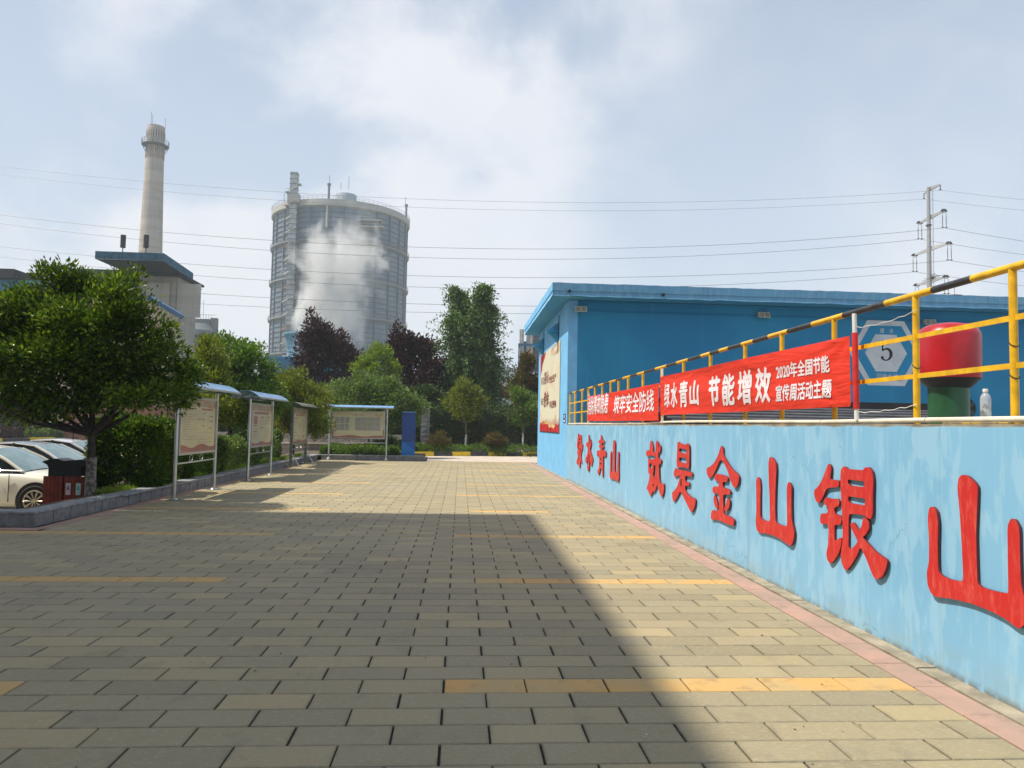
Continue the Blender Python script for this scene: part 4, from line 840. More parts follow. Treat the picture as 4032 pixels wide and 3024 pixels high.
# low block wall, pillar and fence
fw = thing('block_wall', 'low stepped wall of grey stone blocks with a pale coping behind the notice boards', 'wall', (-8, 39.5, 0))
cb = mat('grey_wall_block', (.27, .25, .24), .85, var=.15, scale=4, bump=.4)
for row in range(4):
    for i in range(17):
        x = -13.5+i*.62+(.31 if row % 2 else 0); big = row < 2
        if row < 2 and x > -5.0: continue
        block(x, 39.6+.18*(row > 1), .605, .3, .235, fw, 'stone_block', .02+.245*row+.06*(row > 1), m=cb, rough=.012, seed=i)
MB().box(-13.9, 39.35, .515, -4.9, 39.95, .575).build('coping', M['pale_paving'], fw)
pl = thing('fence_pillar', 'grey stone block pillar beside the blue sign box', 'pillar', (-1.95, 42.6, 0))
for i in range(9): block(-1.97, 42.6, .50 if i % 2 else .47, .45, .262, pl, 'stone_block', .1+.27*i, m=M['granite'], rough=.02, seed=i)
fe = thing('black_fence', 'black iron railing fence in front of the dark hedge', 'fence', (0, 43.2, 0)); bk = mat('black_iron', (.008, .010, .010), .5)
MB().box(-16, 43.0, .02, 30, 43.3, .36).build('plinth', cb, fe)
for z in (.62, 2.02): MB().box(-16, 43.17, z, 30, 43.205, z+.045).build('rail', bk, fe)
for i in range(16): MB().box(-16+i*2.9, 43.12, .36, -15.93+i*2.9, 43.25, 2.55).build('fence_post', bk, fe)
mb = MB()
for i in range(340): mb.cyl((-16+i*.135, 43.19, .42), (-16+i*.135, 43.19, 2.36), .013, 4, caps=False)
mb.build('pickets', bk, fe, kind='stuff')

# ------------------------------------------------------------------ bins
bn = thing('twin_litter_bin', 'twin litter bin with red slatted boxes under a flared black lid beside the big tree', 'bin', (-7.7, 15.5, -.45))
br = mat('red_brown_slat', (.17, .022, .014), .6, var=.2, scale=8); bz0, bz1 = -.42, .50
for (x0, x1, n_) in ((-8.10, -7.735, 5), (-7.705, -7.34, 5)):
    MB().box(x0+.02, 15.32, bz0, x1-.02, 15.72, bz1-.03).build('bin_box', M['dark'], bn)
    for i in range(n_): w_ = (x1-x0)/n_; MB().box(x0+w_*i+.003, 15.295, bz0, x0+w_*(i+1)-.003, 15.32, bz1).build('slat', br, bn)
    for i in range(6): MB().box(x1-.02, 15.325+i*.066, bz0, x1-.002, 15.385+i*.066, bz1).build('slat', br, bn)
fl = [(-.43, .82), (-.36, .80), (-.30, .855), (-.18, .88), (-.05, .85), (.0, .83), (.36, .80), (.43, .82)]
bl_ = MB(); xs = [(-8.02, .50), (-8.02, .66), (-8.05, .72), (-8.15, .775), (-8.10, .80), (-7.98, .835), (-7.86, .84), (-7.74, .80), (-7.6, .815), (-7.40, .825), (-7.27, .79), (-7.33, .72), (-7.40, .66), (-7.41, .50)]
bl_.prism([(x, 15.31, z) for x, z in xs], (0, .42, 0)); bl_.build('lid', mat('black_plastic', (.012, .013, .016), .35), bn)
for x, c in ((-7.62, (.55, .50, .52)), (-7.43, (.35, .55, .52))):
    o = MB().box(x-.045, 15.288, .14, x+.045, 15.2945, .37).build('sticker', mat('sticker_%d' % int(-x*100), c, .5), bn)
    MB().prism([(x-.03, 15.285, .24), (x+.03, 15.285, .24), (x, 15.285, .34)], (0, .002, 0)).build('triangle_mark', mat('mark_%d' % int(-x*100), (.15, .08, .16) if x < -7.5 else (.05, .30, .26), .5), o)

# ------------------------------------------------------------------ cars
M['tyre'] = mat('tyre_rubber', (.015, .015, .016), .85); M['carglass'] = mat('tinted_car_glass', (.012, .018, .022), .12, spec=.25); M['wind'] = mat('windscreen_glass', (.16, .26, .28), .05, spec=.9)
M['rim'] = mat('wheel_alloy', (.62, .56, .45), .35, .4); M['chrome'] = mat('chrome', (.7, .7, .7), .12, 1.0)
def carpaint(nm, c):
    m = NM(nm); m.fin(c, .28, spec=.5); m.b.inputs['Coat Weight'].default_value = .8; m.b.inputs['Coat Roughness'].default_value = .05; return m.m
def car(label, nose, yc, zg, paint, roofm):
    """faces +x; nose = x of the bumper, yc = centre line"""
    t = thing('parked_car', label, 'car', (nose-2.3, yc, zg), 'cars parked beyond the planting bed')
    # stations along x (0 nose .. -4.7 tail): half width, z of sill, shoulder, top of body
    st = [(0, .52, .34, .50, .56), (-.06, .70, .26, .58, .64), (-.25, .82, .21, .66, .74), (-.6, .88, .20, .72, .83), (-1.0, .90, .20, .76, .90), (-1.45, .90, .20, .80, .95), (-2.0, .905, .20, .82, .93), (-2.8, .905, .20, .83, .94), (-3.6, .90, .20, .85, .97), (-4.2, .88, .22, .86, 1.02), (-4.55, .80, .28, .82, 1.0), (-4.68, .62, .38, .70, .90)]
    P = []
    for x, w, zs, zh, ztp in st:
        ring = [(-w*.90, zs), (-w, zs+.08), (-w*1.005, (zs+zh)/2), (-w*.985, zh), (-w*.90, ztp-.035), (-w*.70, ztp), (0, ztp+.018), (w*.70, ztp), (w*.90, ztp-.035), (w*.985, zh), (w*1.005, (zs+zh)/2), (w, zs+.08), (w*.90, zs)]
        P.append([(nose+x, yc+a, zg+b) for a, b in ring])
    mb = MB().grid(P); mb.add(P[0], [tuple(range(13))]); mb.add(P[-1], [tuple(range(13))]); mb.grid([[p[0] for p in P], [p[12] for p in P]])
    body = mb.build('body', paint, t, smooth=True)
    md = body.modifiers.new('s', 'SUBSURF'); md.levels = 1; md.render_levels = 1
    # greenhouse
    gs = [(-1.22, .93, .74, .945), (-1.62, 1.19, .68, .95), (-2.02, 1.385, .60, .95), (-2.55, 1.45, .58, .95), (-3.1, 1.43, .575, .96), (-3.55, 1.31, .58, .97), (-3.95, 1.13, .60, .985), (-4.22, 1.01, .60, 1.0)]
    def gp(i, k, e=0.0):     # k 0 belt, 1 top edge, 2 roof mid, 3 centre
        x, z, w, zb = gs[i]; wb = .80 if i not in (0, 7) else .78
        return [(wb+e, zb), (w+e*.8, z-.03+e), (w*.72, z+.005+e), (0, z+.02+e)][k]
    def pt(i, k, s, e=0.0): a, b = gp(i, k, e); return (nose+gs[i][0], yc+s*a, zg+b)
    mb = MB(); cols = [[pt(i, k, -1) for k in (0, 1, 2, 3)] + [pt(i, k, 1) for k in (2, 1, 0)] for i in range(8)]
    mb.grid([c[1:6] for c in cols[2:6]]); mb.build('roof', roofm, t, smooth=True)
    for s in (-1, 1):
        for a, b, nm in ((0, 2, 'pillar'), (5, 7, 'pillar')):
            MB().grid([[pt(i, 0, s, .002), pt(i, 1, s, .002)] for i in range(a, b+1)]).build('quarter_glass', M['carglass'], t)
            MB().tube([Vector(pt(i, 1, s, .008)) for i in range(a, b+1)], .035, 6).build(nm, paint, t, smooth=True)
        MB().tube([Vector(pt(i, 1, s, .006)) for i in range(1, 7)], .020, 6).build('roof_rail', paint, t, smooth=True)
        for a, b in ((2, 3), (3, 5)):
            MB().grid([[pt(i, 0, s, .004), pt(i, 1, s, .0)] for i in range(a, b+1)]).build('side_window', M['carglass'], t)
        for i in (3,): MB().tube([pt(i, 0, s, .008), pt(i, 1, s, .004)], .04, 4).build('door_pillar', M['dark'], t)
        MB().tube([Vector(pt(i, 0, s, .010)) for i in range(0, 7)], .010, 4).build('chrome_strip', M['chrome'], t)
        mi_ = MB().lathe([(.001, -.07), (.06, -.06), (.085, 0), (.07, .05), (.001, .07)], (nose-1.78, yc+s*1.0, zg+1.02), 10); mi_.build('mirror', paint, t, smooth=True)
        for x in (-2.05, -3.05): MB().box(nose+x-.9+.55, yc+s*.905, zg+.80, nose+x-.9+.75, yc+s*.925, zg+.825).build('door_handle', M['chrome'], t)
        for x in (-1.42, -2.42, -3.35): MB().box(nose+x, yc+s*.895, zg+.30, nose+x+.008, yc+s*.9125, zg+.90).build('door_gap', M['dark'], t)
        MB().add([(nose-.10, yc+s*.60, zg+.60), (nose-.03, yc+s*.42, zg+.55), (nose-.06, yc+s*.42, zg+.64), (nose-.62, yc+s*.875, zg+.80), (nose-.50, yc+s*.872, zg+.66)], [(0, 1, 2, 3, 4)]).build('headlight', mat('headlight_glass', (.55, .58, .60), .08), t)
        for x in (-.87, -3.72):
            c = Vector((nose+x, yc+s*.86, zg+.325)); n = Vector((0, s, 0))
            MB().cyl(c+n*.035, c+n*.052, .395, 28).build('wheel_arch', M['dark'], t)
            wh = MB(); ringp = [(.225, -.02), (.30, -.01), (.33, .03), (.33, .19), (.30, .2)]
            V = []; 
            for rr_, d in ((.33, -.16), (.335, .04), (.30, .075), (.225, .07), (.225, -.05)):
                for k in range(28): q = 2*pi*k/28; V.append(tuple(c + n*d + Vector((rr_*cos(q), 0, rr_*sin(q)))))
            wh.add(V, [(i*28+k, i*28+(k+1) % 28, (i+1)*28+(k+1) % 28, (i+1)*28+k) for i in range(4) for k in range(28)])
            w_ = wh.build('wheel', M['tyre'], t, smooth=True); MB().cyl(c+n*.03, c+n*.035, .225, 24).build('wheel_well', M['dark'], w_)
            rm = MB(); rm.tube([c+n*.072+Vector((.215*cos(2*pi*k/24), 0, .215*sin(2*pi*k/24))) for k in range(25)], .014, 5)
            for k in range(10):
                for d in (-.07, .07): q = 2*pi*k/10; rm.cyl(c+n*.07+Vector((.04*cos(q), 0, .04*sin(q))), c+n*.078+Vector((.215*cos(q+d), 0, .215*sin(q+d))), .009, 4)
            rm.cyl(c+n*.05, c+n*.08, .045, 10); rm.build('rim', M['rim'], w_)
    MB().grid([[pt(i, k, -1, .004) for k in (1, 2, 3)] + [pt(i, k, 1, .004) for k in (2, 1)] for i in (0, 1, 2)]).build('windscreen', M['wind'], t, smooth=True)
    MB().grid([[pt(i, k, -1, .004) for k in (1, 2, 3)] + [pt(i, k, 1, .004) for k in (2, 1)] for i in (5, 6, 7)]).build('rear_window', M['carglass'], t, smooth=True)
    for k in range(5): MB().box(nose-.02, yc-.40, zg+.40+.045*k, nose+.012, yc+.40, zg+.415+.045*k).build('grille_bar', M['chrome'], t)
    MB().box(nose-.08, yc-.42, zg+.37, nose-.005, yc+.42, zg+.62).build('grille', M['dark'], t)
    MB().box(nose-.01, yc-.24, zg+.26, nose+.016, yc+.24, zg+.37).build('number_plate', mat('plate_blue', (.02, .08, .40), .4), t)
    return t
car('cream white saloon car, nearest of the parked cars, its front behind the litter bin', -8.08, 17.52, -.45, carpaint('pearl_white', (.72, .69, .60)), carpaint('pearl_white_roof', (.72, .70, .64)))
car('silver white saloon with a dark roof between two other parked cars', -8.72, 20.45, -.45, carpaint('silver_white', (.62, .62, .62)), carpaint('dark_roof', (.09, .10, .13)))
car('farthest parked car, silver, only its roof and windows showing behind the tree trunk', -9.35, 23.45, -.45, carpaint('silver', (.45, .45, .48)), carpaint('silver_roof', (.5, .52, .56)))
# ------------------------------------------------------------------ plants
M['leaf_big'] = mat_leaf('glossy_green_leaf', (.036, .076, .010), (.074, .142, .014), (.23, .32, .03), .32, .33)
M['leaf_hedge'] = mat_leaf('hedge_leaf', (.035, .085, .010), (.075, .155, .018), (.16, .25, .03), .30, .35)
M['leaf_yellow'] = mat_leaf('yellow_green_leaf', (.09, .13, .015), (.16, .21, .022), (.26, .29, .04), .35, .5)
M['leaf_mid'] = mat_leaf('mid_green_leaf', (.05, .11, .02), (.10, .19, .03), (.18, .28, .05), .35, .45)
M['leaf_purple'] = mat_leaf('purple_plum_leaf', (.020, .008, .012), (.040, .013, .018), (.085, .020, .022), .15, .5)
M['leaf_willow'] = mat_leaf('willow_leaf', (.05, .11, .035), (.085, .17, .05), (.17, .28, .07), .30, .5)
M['leaf_dark'] = mat_leaf('dark_hedge_leaf', (.018, .045, .010), (.04, .085, .016), (.08, .14, .03), .2, .5)
M['leaf_red'] = mat_leaf('reddish_leaf', (.05, .075, .015), (.09, .10, .022), (.30, .10, .05), .2, .5)
M['leaf_lime'] = mat_leaf('lime_leaf', (.12, .21, .02), (.18, .29, .03), (.26, .36, .05), .35, .5)
M['leaf_pale'] = mat_leaf('pale_shrub_leaf', (.07, .13, .035), (.13, .22, .06), (.24, .33, .12), .3, .45)
M['bark'] = mat('bark', (.045, .036, .03), .9, var=.3, scale=12, bump=.6, bs=30); M['barkg'] = mat('grey_green_bark', (.16, .16, .09), .9, var=.25, scale=10, bump=.4)
M['whitewash'] = mat('whitewash', (.60, .57, .52), .9, var=.25, scale=9, bump=.4)
def leaves(clusters, per, size, spread, rng, droop=.2, up=.55, long=2.0, outc=None):
    """clusters (N,3) centres; returns vertices and triangles of folded leaves"""
    n = len(clusters)*per; c = np.repeat(clusters, per, 0)
    d = rng.normal(size=(n, 3)); d /= np.linalg.norm(d, axis=1)[:, None]; r = spread*rng.random((n, 1))**.5
    p = c + d*r; ax = d*.8 + np.array([0, 0, up-droop]) + rng.normal(size=(n, 3))*.35
    if outc is not None: o = p-outc; o /= (np.linalg.norm(o, axis=1)[:, None]+1e-6); ax += o*.5
    ax /= np.linalg.norm(ax, axis=1)[:, None]
    sd = np.cross(ax, rng.normal(size=(n, 3))*.6+np.array([0, 0, 1.0])); sd /= (np.linalg.norm(sd, axis=1)[:, None]+1e-6); nn = np.cross(sd, ax)
    L = size*(.65+.7*rng.random((n, 1))); Wd = L/long
    v = np.stack([p, p+ax*L*.45+sd*Wd*.5+nn*L*.06, p+ax*L, p+ax*L*.45-sd*Wd*.5+nn*L*.06], 1).reshape(-1, 3)
    k = np.arange(n)*4; f = np.concatenate([np.stack([k, k+1, k+2], 1), np.stack([k, k+2, k+3], 1)]); return v, f
def lobe_points(lobes, n, rng, shell=.55):
    w = np.array([l[3]*l[4]*l[5] for l in lobes])**.8; w /= w.sum(); idx = rng.choice(len(lobes), n, p=w); L = np.array(lobes)[idx]
    d = rng.normal(size=(n, 3)); d /= np.linalg.norm(d, axis=1)[:, None]; r = (shell+(1-shell)*rng.random((n, 1))**.7)
    bump = 1+.10*np.sin(d[:, :1]*7+idx[:, None])+.08*np.sin(d[:, 2:]*9+2*idx[:, None]+d[:, 1:2]*5)
    return L[:, :3] + d*r*bump*L[:, 3:6]
def tree(label, Yd, lobes, m, n, per, size, spread, trunk=None, bark=None, group=None, white=0, seed=0, name='tree', cat='tree', shell=.5, depth=1.0, crown='crown', long=2.0, zmin=None, limbs=8, tr=None, cut=None):
    """lobes in pixels (u, v, ru, rv) at distance Yd, given their own depth; trunk (u, v, ztop fraction)"""
    rng = np.random.default_rng(100+seed); LB = []
    for i, (u, v, ru, rv) in enumerate(lobes):
        dy = (rng.random()-.5)*depth*1.2; q = PY(u, v, Yd+dy); k = (Yd+dy)/F*1.0; LB.append((q.x, q.y, q.z, ru*k, (ru+rv)*.5*k*depth, rv*k))
    cx = np.mean([l[0] for l in LB]); cz = min(l[2]-l[5]*.6 for l in LB); big = LB; LB2 = []
    for l in big:
        LB2.append(tuple(l[:3])+tuple(q*.62 for q in l[3:]))
        for k in range(10):
            d = rng.normal(size=3); d /= np.linalg.norm(d); q = .30+.16*rng.random(); LB2.append((l[0]+d[0]*l[3]*.72, l[1]+d[1]*l[4]*.72, l[2]+d[2]*l[5]*.72, l[3]*q, l[4]*q, l[5]*q*.8))
    if trunk: tb = Vector(trunk)
    else: tb = Vector((cx, Yd, 0))
    t = thing(name, label, cat, tuple(tb), group)
    pts = lobe_points(LB2, n, rng, shell)
    if zmin is not None: pts = pts[pts[:, 2] > zmin-.12+.34*rng.random(len(pts))**2]
    ctr = np.array([cx, Yd, np.mean([l[2] for l in LB])])
    v, f = leaves(pts, per, size, spread, rng, outc=ctr, long=long); quads_mesh(v, f, crown, m, t)
    if trunk:
        r0 = tr or .08; fork = Vector((tb.x*.9+cx*.1, tb.y*.9+Yd*.1, max(tb.z+.5, cz-.3))); rs = []
        P = [tb+(fork-tb)*k/5+Vector((.012*sin(k*1.7+seed), .012*cos(k*2.1+seed), 0))*(k > 0) for k in range(6)]
        MB().tube(P, r0, 10, rs=[r0*1.25, r0*1.05, r0, r0*.95, r0*.9, r0*.9]).build('trunk', bark or M['bark'], t, smooth=True)
        if white:
            f_ = min(.98, white/((fork-tb).length)); kk_ = max(1, int(f_*5)); MB().tube([tb+Vector((0, 0, .0))]+[P[j] for j in range(1, kk_+1)], r0*1.03, 10, rs=[r0*1.29]+[r0*1.08]*kk_).build('whitewash', M['whitewash'], t, smooth=True)
        mb = MB()
        for i in range(limbs):
            l = LB[i % len(LB)]; e = Vector(l[:3])+Vector((rng.normal()*l[3]*.4, rng.normal()*l[4]*.4, rng.normal()*l[5]*.35)); md = fork.lerp(e, .5)+Vector((0, 0, -.08*(e-fork).length)); q = [fork, fork.lerp(md, .6), md, md.lerp(e, .5), e]
            mb.tube(q, .05, 6, rs=[r0*.62, r0*.5, r0*.38, r0*.25, r0*.1])
            for _ in range(5):
                s = q[rng.integers(1, 4)]; e2 = s+Vector(tuple(rng.normal(size=3)*np.array(l[3:6])*.26))+Vector((0, 0, .1*l[5])); mb.tube([s, s.lerp(e2, .5)+Vector((0, 0, .03)), e2], .02, 5, rs=[r0*.22, r0*.14, r0*.05])
        mb.build('branches', bark or M['bark'], t, smooth=True)
    return t
T1b = G(355, 1950, .17)
tree('big dark round headed tree with glossy leaves in front of the car park, nearest tree', 14.6,
     [(230,1210,215,150),(480,1190,120,110),(100,1290,190,150),(370,1300,230,170),(590,1350,120,120),(620,1480,160,130),(420,1470,220,130),(180,1460,220,140),(-60,1400,190,210),(-180,1560,160,130),(700,1540,90,90),(330,1570,190,55),(60,1590,200,75),(560,1560,140,55),(250,1110,110,75),(500,1120,60,60)],
     M['leaf_big'], 3900, 16, .098, .19, trunk=(T1b.x, T1b.y, .15), white=.0, seed=1, limbs=14, tr=.075, depth=.78, shell=.35, long=2.2, zmin=1.52)
MB().tube([(T1b.x, T1b.y, .14), (T1b.x-.004, T1b.y, .5), (T1b.x-.002, T1b.y, .90)], .09, 12, rs=[.108, .094, .090]).build('faded_whitewash', mat('worn_whitewash', (.19, .17, .15), .95, var=.5, scale=14, bump=.6), bpy.data.objects['tree'], smooth=True)
tree('green tree with a pointed top behind the second notice board', 25.5, [(930,1400,130,85),(860,1480,110,110),(1010,1480,120,120),(930,1560,150,110),(1050,1580,70,80),(850,1600,80,70)], M['leaf_mid'], 1500, 14, .13, .22, trunk=(G(905,1700).x*25.5/G(905,1700).y, 25.5, .16), seed=2, tr=.07, group=None)
tree('yellow green tree between the second and third notice boards', 31.0, [(1150,1520,90,70),(1100,1570,90,80),(1210,1580,95,80),(1150,1640,120,75),(1250,1650,60,70)], M['leaf_yellow'], 1300, 14, .11, .22, trunk=(-6.75, 31.0, .16), seed=3, tr=.06)
tree('yellowish bush shaped tree seen above the nearest notice board roof', 21.5, [(830,1420,75,90),(800,1520,80,90),(850,1600,90,60)], M['leaf_yellow'], 650, 14, .10, .20, trunk=(-7.25, 21.5, .16), seed=4, tr=.05)
tree('tall dark purple plum tree in front of the steaming tank', 55, [(1225,1270,22,50),(1265,1290,25,45),(1240,1320,45,60),(1212,1355,42,50),(1300,1345,70,55),(1205,1450,60,75),(1280,1420,110,90),(1390,1430,60,80),(1240,1530,150,90),(1370,1540,90,90)], M['leaf_purple'], 2000, 11, .24, .42, trunk=(PY(1270,1700,55).x, 55, .1), seed=5, tr=.15, shell=.4)
tree('second dark purple plum tree right of the light green sapling', 52, [(1565,1320,20,45),(1600,1340,25,35),(1580,1370,40,50),(1560,1420,80,70),(1660,1400,80,70),(1690,1470,70,90),(1600,1500,110,100),(1700,1570,60,80),(1640,1600,90,60)], M['leaf_purple'], 1800, 11, .24, .40, trunk=(PY(1620,1700,52).x, 52, .1), seed=6, tr=.14, shell=.4)
tree('light lime green sapling between the two purple trees', 46, [(1490,1390,55,35),(1470,1450,75,45),(1540,1440,40,40),(1500,1520,60,60)], M['leaf_lime'], 420, 12, .18, .30, trunk=(PY(1500,1700,46).x, 46, .1), bark=M['barkg'], seed=7, tr=.05, shell=.1)
# willow-like tall tree: drooping sprays hung on upright shoots
def spray_tree(label, Yd, shoots, m, seed):
    rng = np.random.default_rng(seed); b = PY(1862, 1760, Yd); t = thing('tree', label, 'tree', (b.x, Yd, 0)); V = []; Fc = []; k0 = 0; mb = MB()
    base = Vector((b.x, Yd, 0)); MB().tube([base, base+Vector((.1, 0, 1.6)), base+Vector((0, 0, 3.0))], .17, 9, rs=[.2, .16, .13]).build('trunk', M['bark'], t, smooth=True); mid = base+Vector((0, 0, 3.0))
    for (u0, v0, u1, v1, wpx, n) in shoots:
        a, e = PY(u0, v0, Yd+rng.normal()*.5), PY(u1, v1, Yd+rng.normal()*.9); mb.tube([mid, mid.lerp(a, .6)+Vector((0, 0, -.2)), a, a.lerp(e, .5), e], .05, 6, rs=[.1, .08, .06, .04, .015]); w = wpx*Yd/F
        for i in range(n):
            s = rng.random(); p = np.array(a.lerp(e, s)); dr = rng.normal(size=3); dr[2] *= .4; dr /= np.linalg.norm(dr); L = w*(.35+.95*rng.random()**1.5)*(1.0-.25*s**3); nn = 13
            ts_ = np.linspace(.1, 1, nn)[:, None]; c = p+dr*L*ts_+np.array([0, 0, 1.0])*(L*.25*ts_-L*.72*ts_**2)
            v, f = leaves(c, 3, .25, .15, rng, droop=.5, up=.2, long=2.6); V.append(v); Fc.append(f+k0); k0 += len(v)
    quads_mesh(np.concatenate(V), np.concatenate(Fc), 'crown', m, t); mb.build('branches', M['bark'], t, smooth=True)
spray_tree('tall feathery willow like tree with two tops left of the blue house', 52, [(1840,1420,1795,1135,62,210),(1835,1400,1832,1145,45,110),(1865,1380,1905,1122,68,250),(1850,1480,1785,1240,110,230),(1880,1470,1930,1210,90,240),(1860,1560,1830,1330,140,330),(1870,1600,1920,1370,125,280),(1850,1620,1800,1430,135,270),(1860,1660,1860,1520,140,240),(1860,1560,1950,1420,130,160)], M['leaf_willow'], 31)
# shrubs of large pale leaves behind the wide board, small white stemmed trees and round bushes
tree('pale green leafy shrub filling the space above the wide notice board', 37.0, [(1340,1560,90,60),(1440,1540,90,70),(1550,1570,80,80),(1620,1610,60,60),(1400,1610,120,60),(1500,1620,120,70),(1300,1620,60,60)], M['leaf_pale'], 1500, 11, .15, .28, trunk=(PY(1450,1790,37).x, 37, .1), seed=8, tr=.05, name='shrub', cat='shrub', shell=.3)
tree('small yellow green tree with a whitewashed stem, left of the two by the far kerb', 41.9, [(1830,1545,60,45),(1790,1590,50,45),(1870,1590,50,50),(1830,1620,55,40)], M['leaf_yellow'], 520, 11, .15, .25, trunk=(PY(1834,1770,41.9).x, 41.9, .12), bark=M['barkg'], white=1.25, seed=9, tr=.055, shell=.2, group='whitewashed young trees by the far kerb')
tree('small loose tree with a whitewashed stem close to the corner of the blue house', 41.9, [(2060,1580,45,50),(2090,1620,45,45),(2050,1640,40,40),(2030,1550,25,30)], M['leaf_mid'], 430, 11, .15, .25, trunk=(PY(2058,1770,41.9).x, 41.9, .12), bark=M['barkg'], white=1.25, seed=10, tr=.05, shell=.2, group='whitewashed young trees by the far kerb')
tree('dark bushy tree with reddish tips rising beside the blue house', 46, [(2085,1440,35,50),(2060,1490,50,50),(2100,1540,50,60),(2020,1530,40,30)], M['leaf_red'], 700, 12, .16, .32, trunk=(PY(2080,1760,46).x, 46, .1), seed=11, tr=.08, shell=.3)
tree('round bush with coppery tips, left of the two in the far bed', 41.3, [(1732,1735,46,38),(1710,1755,34,30),(1758,1752,32,32)], M['leaf_red'], 520, 13, .07, .13, seed=12, name='round_bush', cat='bush', group='round coppery bushes in the far bed', crown='foliage')
tree('round bush with coppery tips, right of the two in the far bed', 41.4, [(1948,1735,46,36),(1925,1755,32,30),(1975,1752,34,30)], M['leaf_red'], 520, 13, .07, .13, seed=13, name='round_bush', cat='bush', group='round coppery bushes in the far bed', crown='foliage')
tree('dark round bush between the wide notice board and the blue box', 38.0, [(1525,1745,38,40),(1490,1760,40,30)], M['leaf_dark'], 420, 13, .08, .14, seed=14, name='round_bush', cat='bush', crown='foliage')
tree('pink flowering bush behind the dark hedge near the blue house', 52, [(1992,1548,22,16),(2010,1556,20,14)], mat_leaf('pink_petal', (.55, .10, .28), (.62, .16, .34), (.45, .2, .12), .3), 120, 10, .12, .2, seed=15, name='flowering_bush', cat='bush', crown='blossom', shell=.1)
def hedge(label, x0, x1, y0, y1, z0, z1, m, n, per, size, seed, name='hedge', sp=.10, cat='hedge', kind=None, rnd=.18, group=None, twigs=True):
    rng = np.random.default_rng(seed); k = n
    # points on a rounded box: mostly its skin
    p = rng.random((k, 3))*2-1; ax = rng.integers(0, 5, k); 
    for i, (d, s) in enumerate(((0, 1), (0, -1), (1, -1), (1, 1), (2, 1))): q = ax == i; p[q, d] = s*(1-.22*rng.random(q.sum())**1.5)
    h = np.array([(x1-x0)/2, (y1-y0)/2, (z1-z0)/2]); c = np.array([(x0+x1)/2, (y0+y1)/2, (z0+z1)/2]); w = p*h; R = rnd*2
    ex = np.maximum(np.abs(w)-(h-R).clip(0), 0); ln = np.linalg.norm(ex, axis=1)[:, None]; w = np.where(ln > R, np.sign(w)*((h-R).clip(0)+ex*R/np.maximum(ln, 1e-6)), w)
    w[:, 2] += .05*np.sin(w[:, 0]*3.1+seed)+.04*np.sin(w[:, 1]*4.3)+.03*rng.normal(size=k); w[:, 0] += .04*np.sin(w[:, 1]*3.3+w[:, 2]*4); pts = c+w
    v, f = leaves(pts, per, size, sp, rng, long=1.9, outc=c)
    if kind:
        if (z1-z0) > 1:
            i_ = .35; q_ = len(v); B = np.array([(x, y, z) for z in (z0, z1-i_*1.3) for (x, y) in ((x0+i_, y0+i_), (x1-i_, y0+i_), (x1-i_, y1-i_), (x0+i_, y1-i_))]); T_ = [(0,1,5),(0,5,4),(1,2,6),(1,6,5),(2,3,7),(2,7,6),(3,0,4),(3,4,7),(4,5,6),(4,6,7)]; v = np.concatenate([v, B]); f = np.concatenate([f, np.array(T_)+q_])
        return quads_mesh(v, f, name, m, None, label=label, cat=cat, kind=kind)
    t = thing(name, label, cat, (float(c[0]), float(c[1]), z0), group); quads_mesh(v, f, 'foliage', m, t)
    if twigs:
        mb = MB()
        for i in range(max(4, int((x1-x0+y1-y0)*4))):
            a = Vector((rng.uniform(x0+.1, x1-.1), rng.uniform(y0+.1, y1-.1), z0)); mb.tube([a, a+Vector((rng.normal()*.08, rng.normal()*.08, (z1-z0)*.5)), a+Vector((rng.normal()*.15, rng.normal()*.15, (z1-z0)*.9))], .012, 4)
        mb.build('stems', M['bark'], t)
    return t
hedge('big clipped box shaped hedge between the big tree and the nearest notice board', -7.75, -6.38, 16.15, 17.75, .18, 1.62, M['leaf_hedge'], 1900, 15, .085, 41)
hedge('clipped hedge behind the nearest notice board', -7.6, -6.55, 18.5, 20.9, .18, 1.22, M['leaf_hedge'], 1500, 14, .08, 42, group='clipped hedges behind the notice boards')
hedge('clipped hedge behind the second notice board', -7.6, -6.6, 21.1, 25.4, .18, 1.10, M['leaf_pale'], 2000, 13, .085, 43, group='clipped hedges behind the notice boards')
hedge('clipped hedge behind the third notice board with pale leaves', -7.9, -6.8, 25.7, 29.3, .18, 1.20, M['leaf_pale'], 1500, 13, .085, 44, group='clipped hedges behind the notice boards')
hedge('light green carpet of leaves behind the wide notice board', -6.2, -2.85, 33.95, 37.4, .12, .52, M['leaf_mid'], 1500, 12, .10, 45, name='ground_cover', kind='stuff', cat='ground cover', rnd=.1)
hedge('low clipped green edging along the far kerb', -2.6, 9.0, 40.4, 41.7, .05, .50, M['leaf_mid'], 2600, 12, .09, 46, name='low_hedge', rnd=.1, twigs=False)
hedge('dark tall hedge mass behind the black fence', -16, 12, 43.9, 46.2, .0, 2.7, M['leaf_dark'], 4300, 14, .17, 47, name='hedge_mass', kind='stuff', cat='hedge', sp=.25)
hedge('dark undergrowth below the purple trees', -15, -1, 47.5, 51, .0, 3.9, M['leaf_dark'], 1700, 12, .22, 48, name='undergrowth', kind='stuff', cat='undergrowth', sp=.35, rnd=.6)
hu = lambda u: PY(u, 1700, 71).x
hedge('low purple leaved hedge beyond the car park', hu(-160), hu(118), 70.3, 71.6, -.45, .52, M['leaf_purple'], 1300, 12, .20, 49, sp=.2, twigs=False)
hedge('low pale green hedge beyond the car park, next to the purple one', hu(118), hu(232), 70.3, 71.6, -.45, .50, M['leaf_pale'], 700, 12, .20, 50, sp=.2, twigs=False)
MB2 = np.random.default_rng(5)
gx = MB2.uniform(-7.0, -6.62, 2600); gy = 14.9+MB2.random(2600)**1.0*18.5
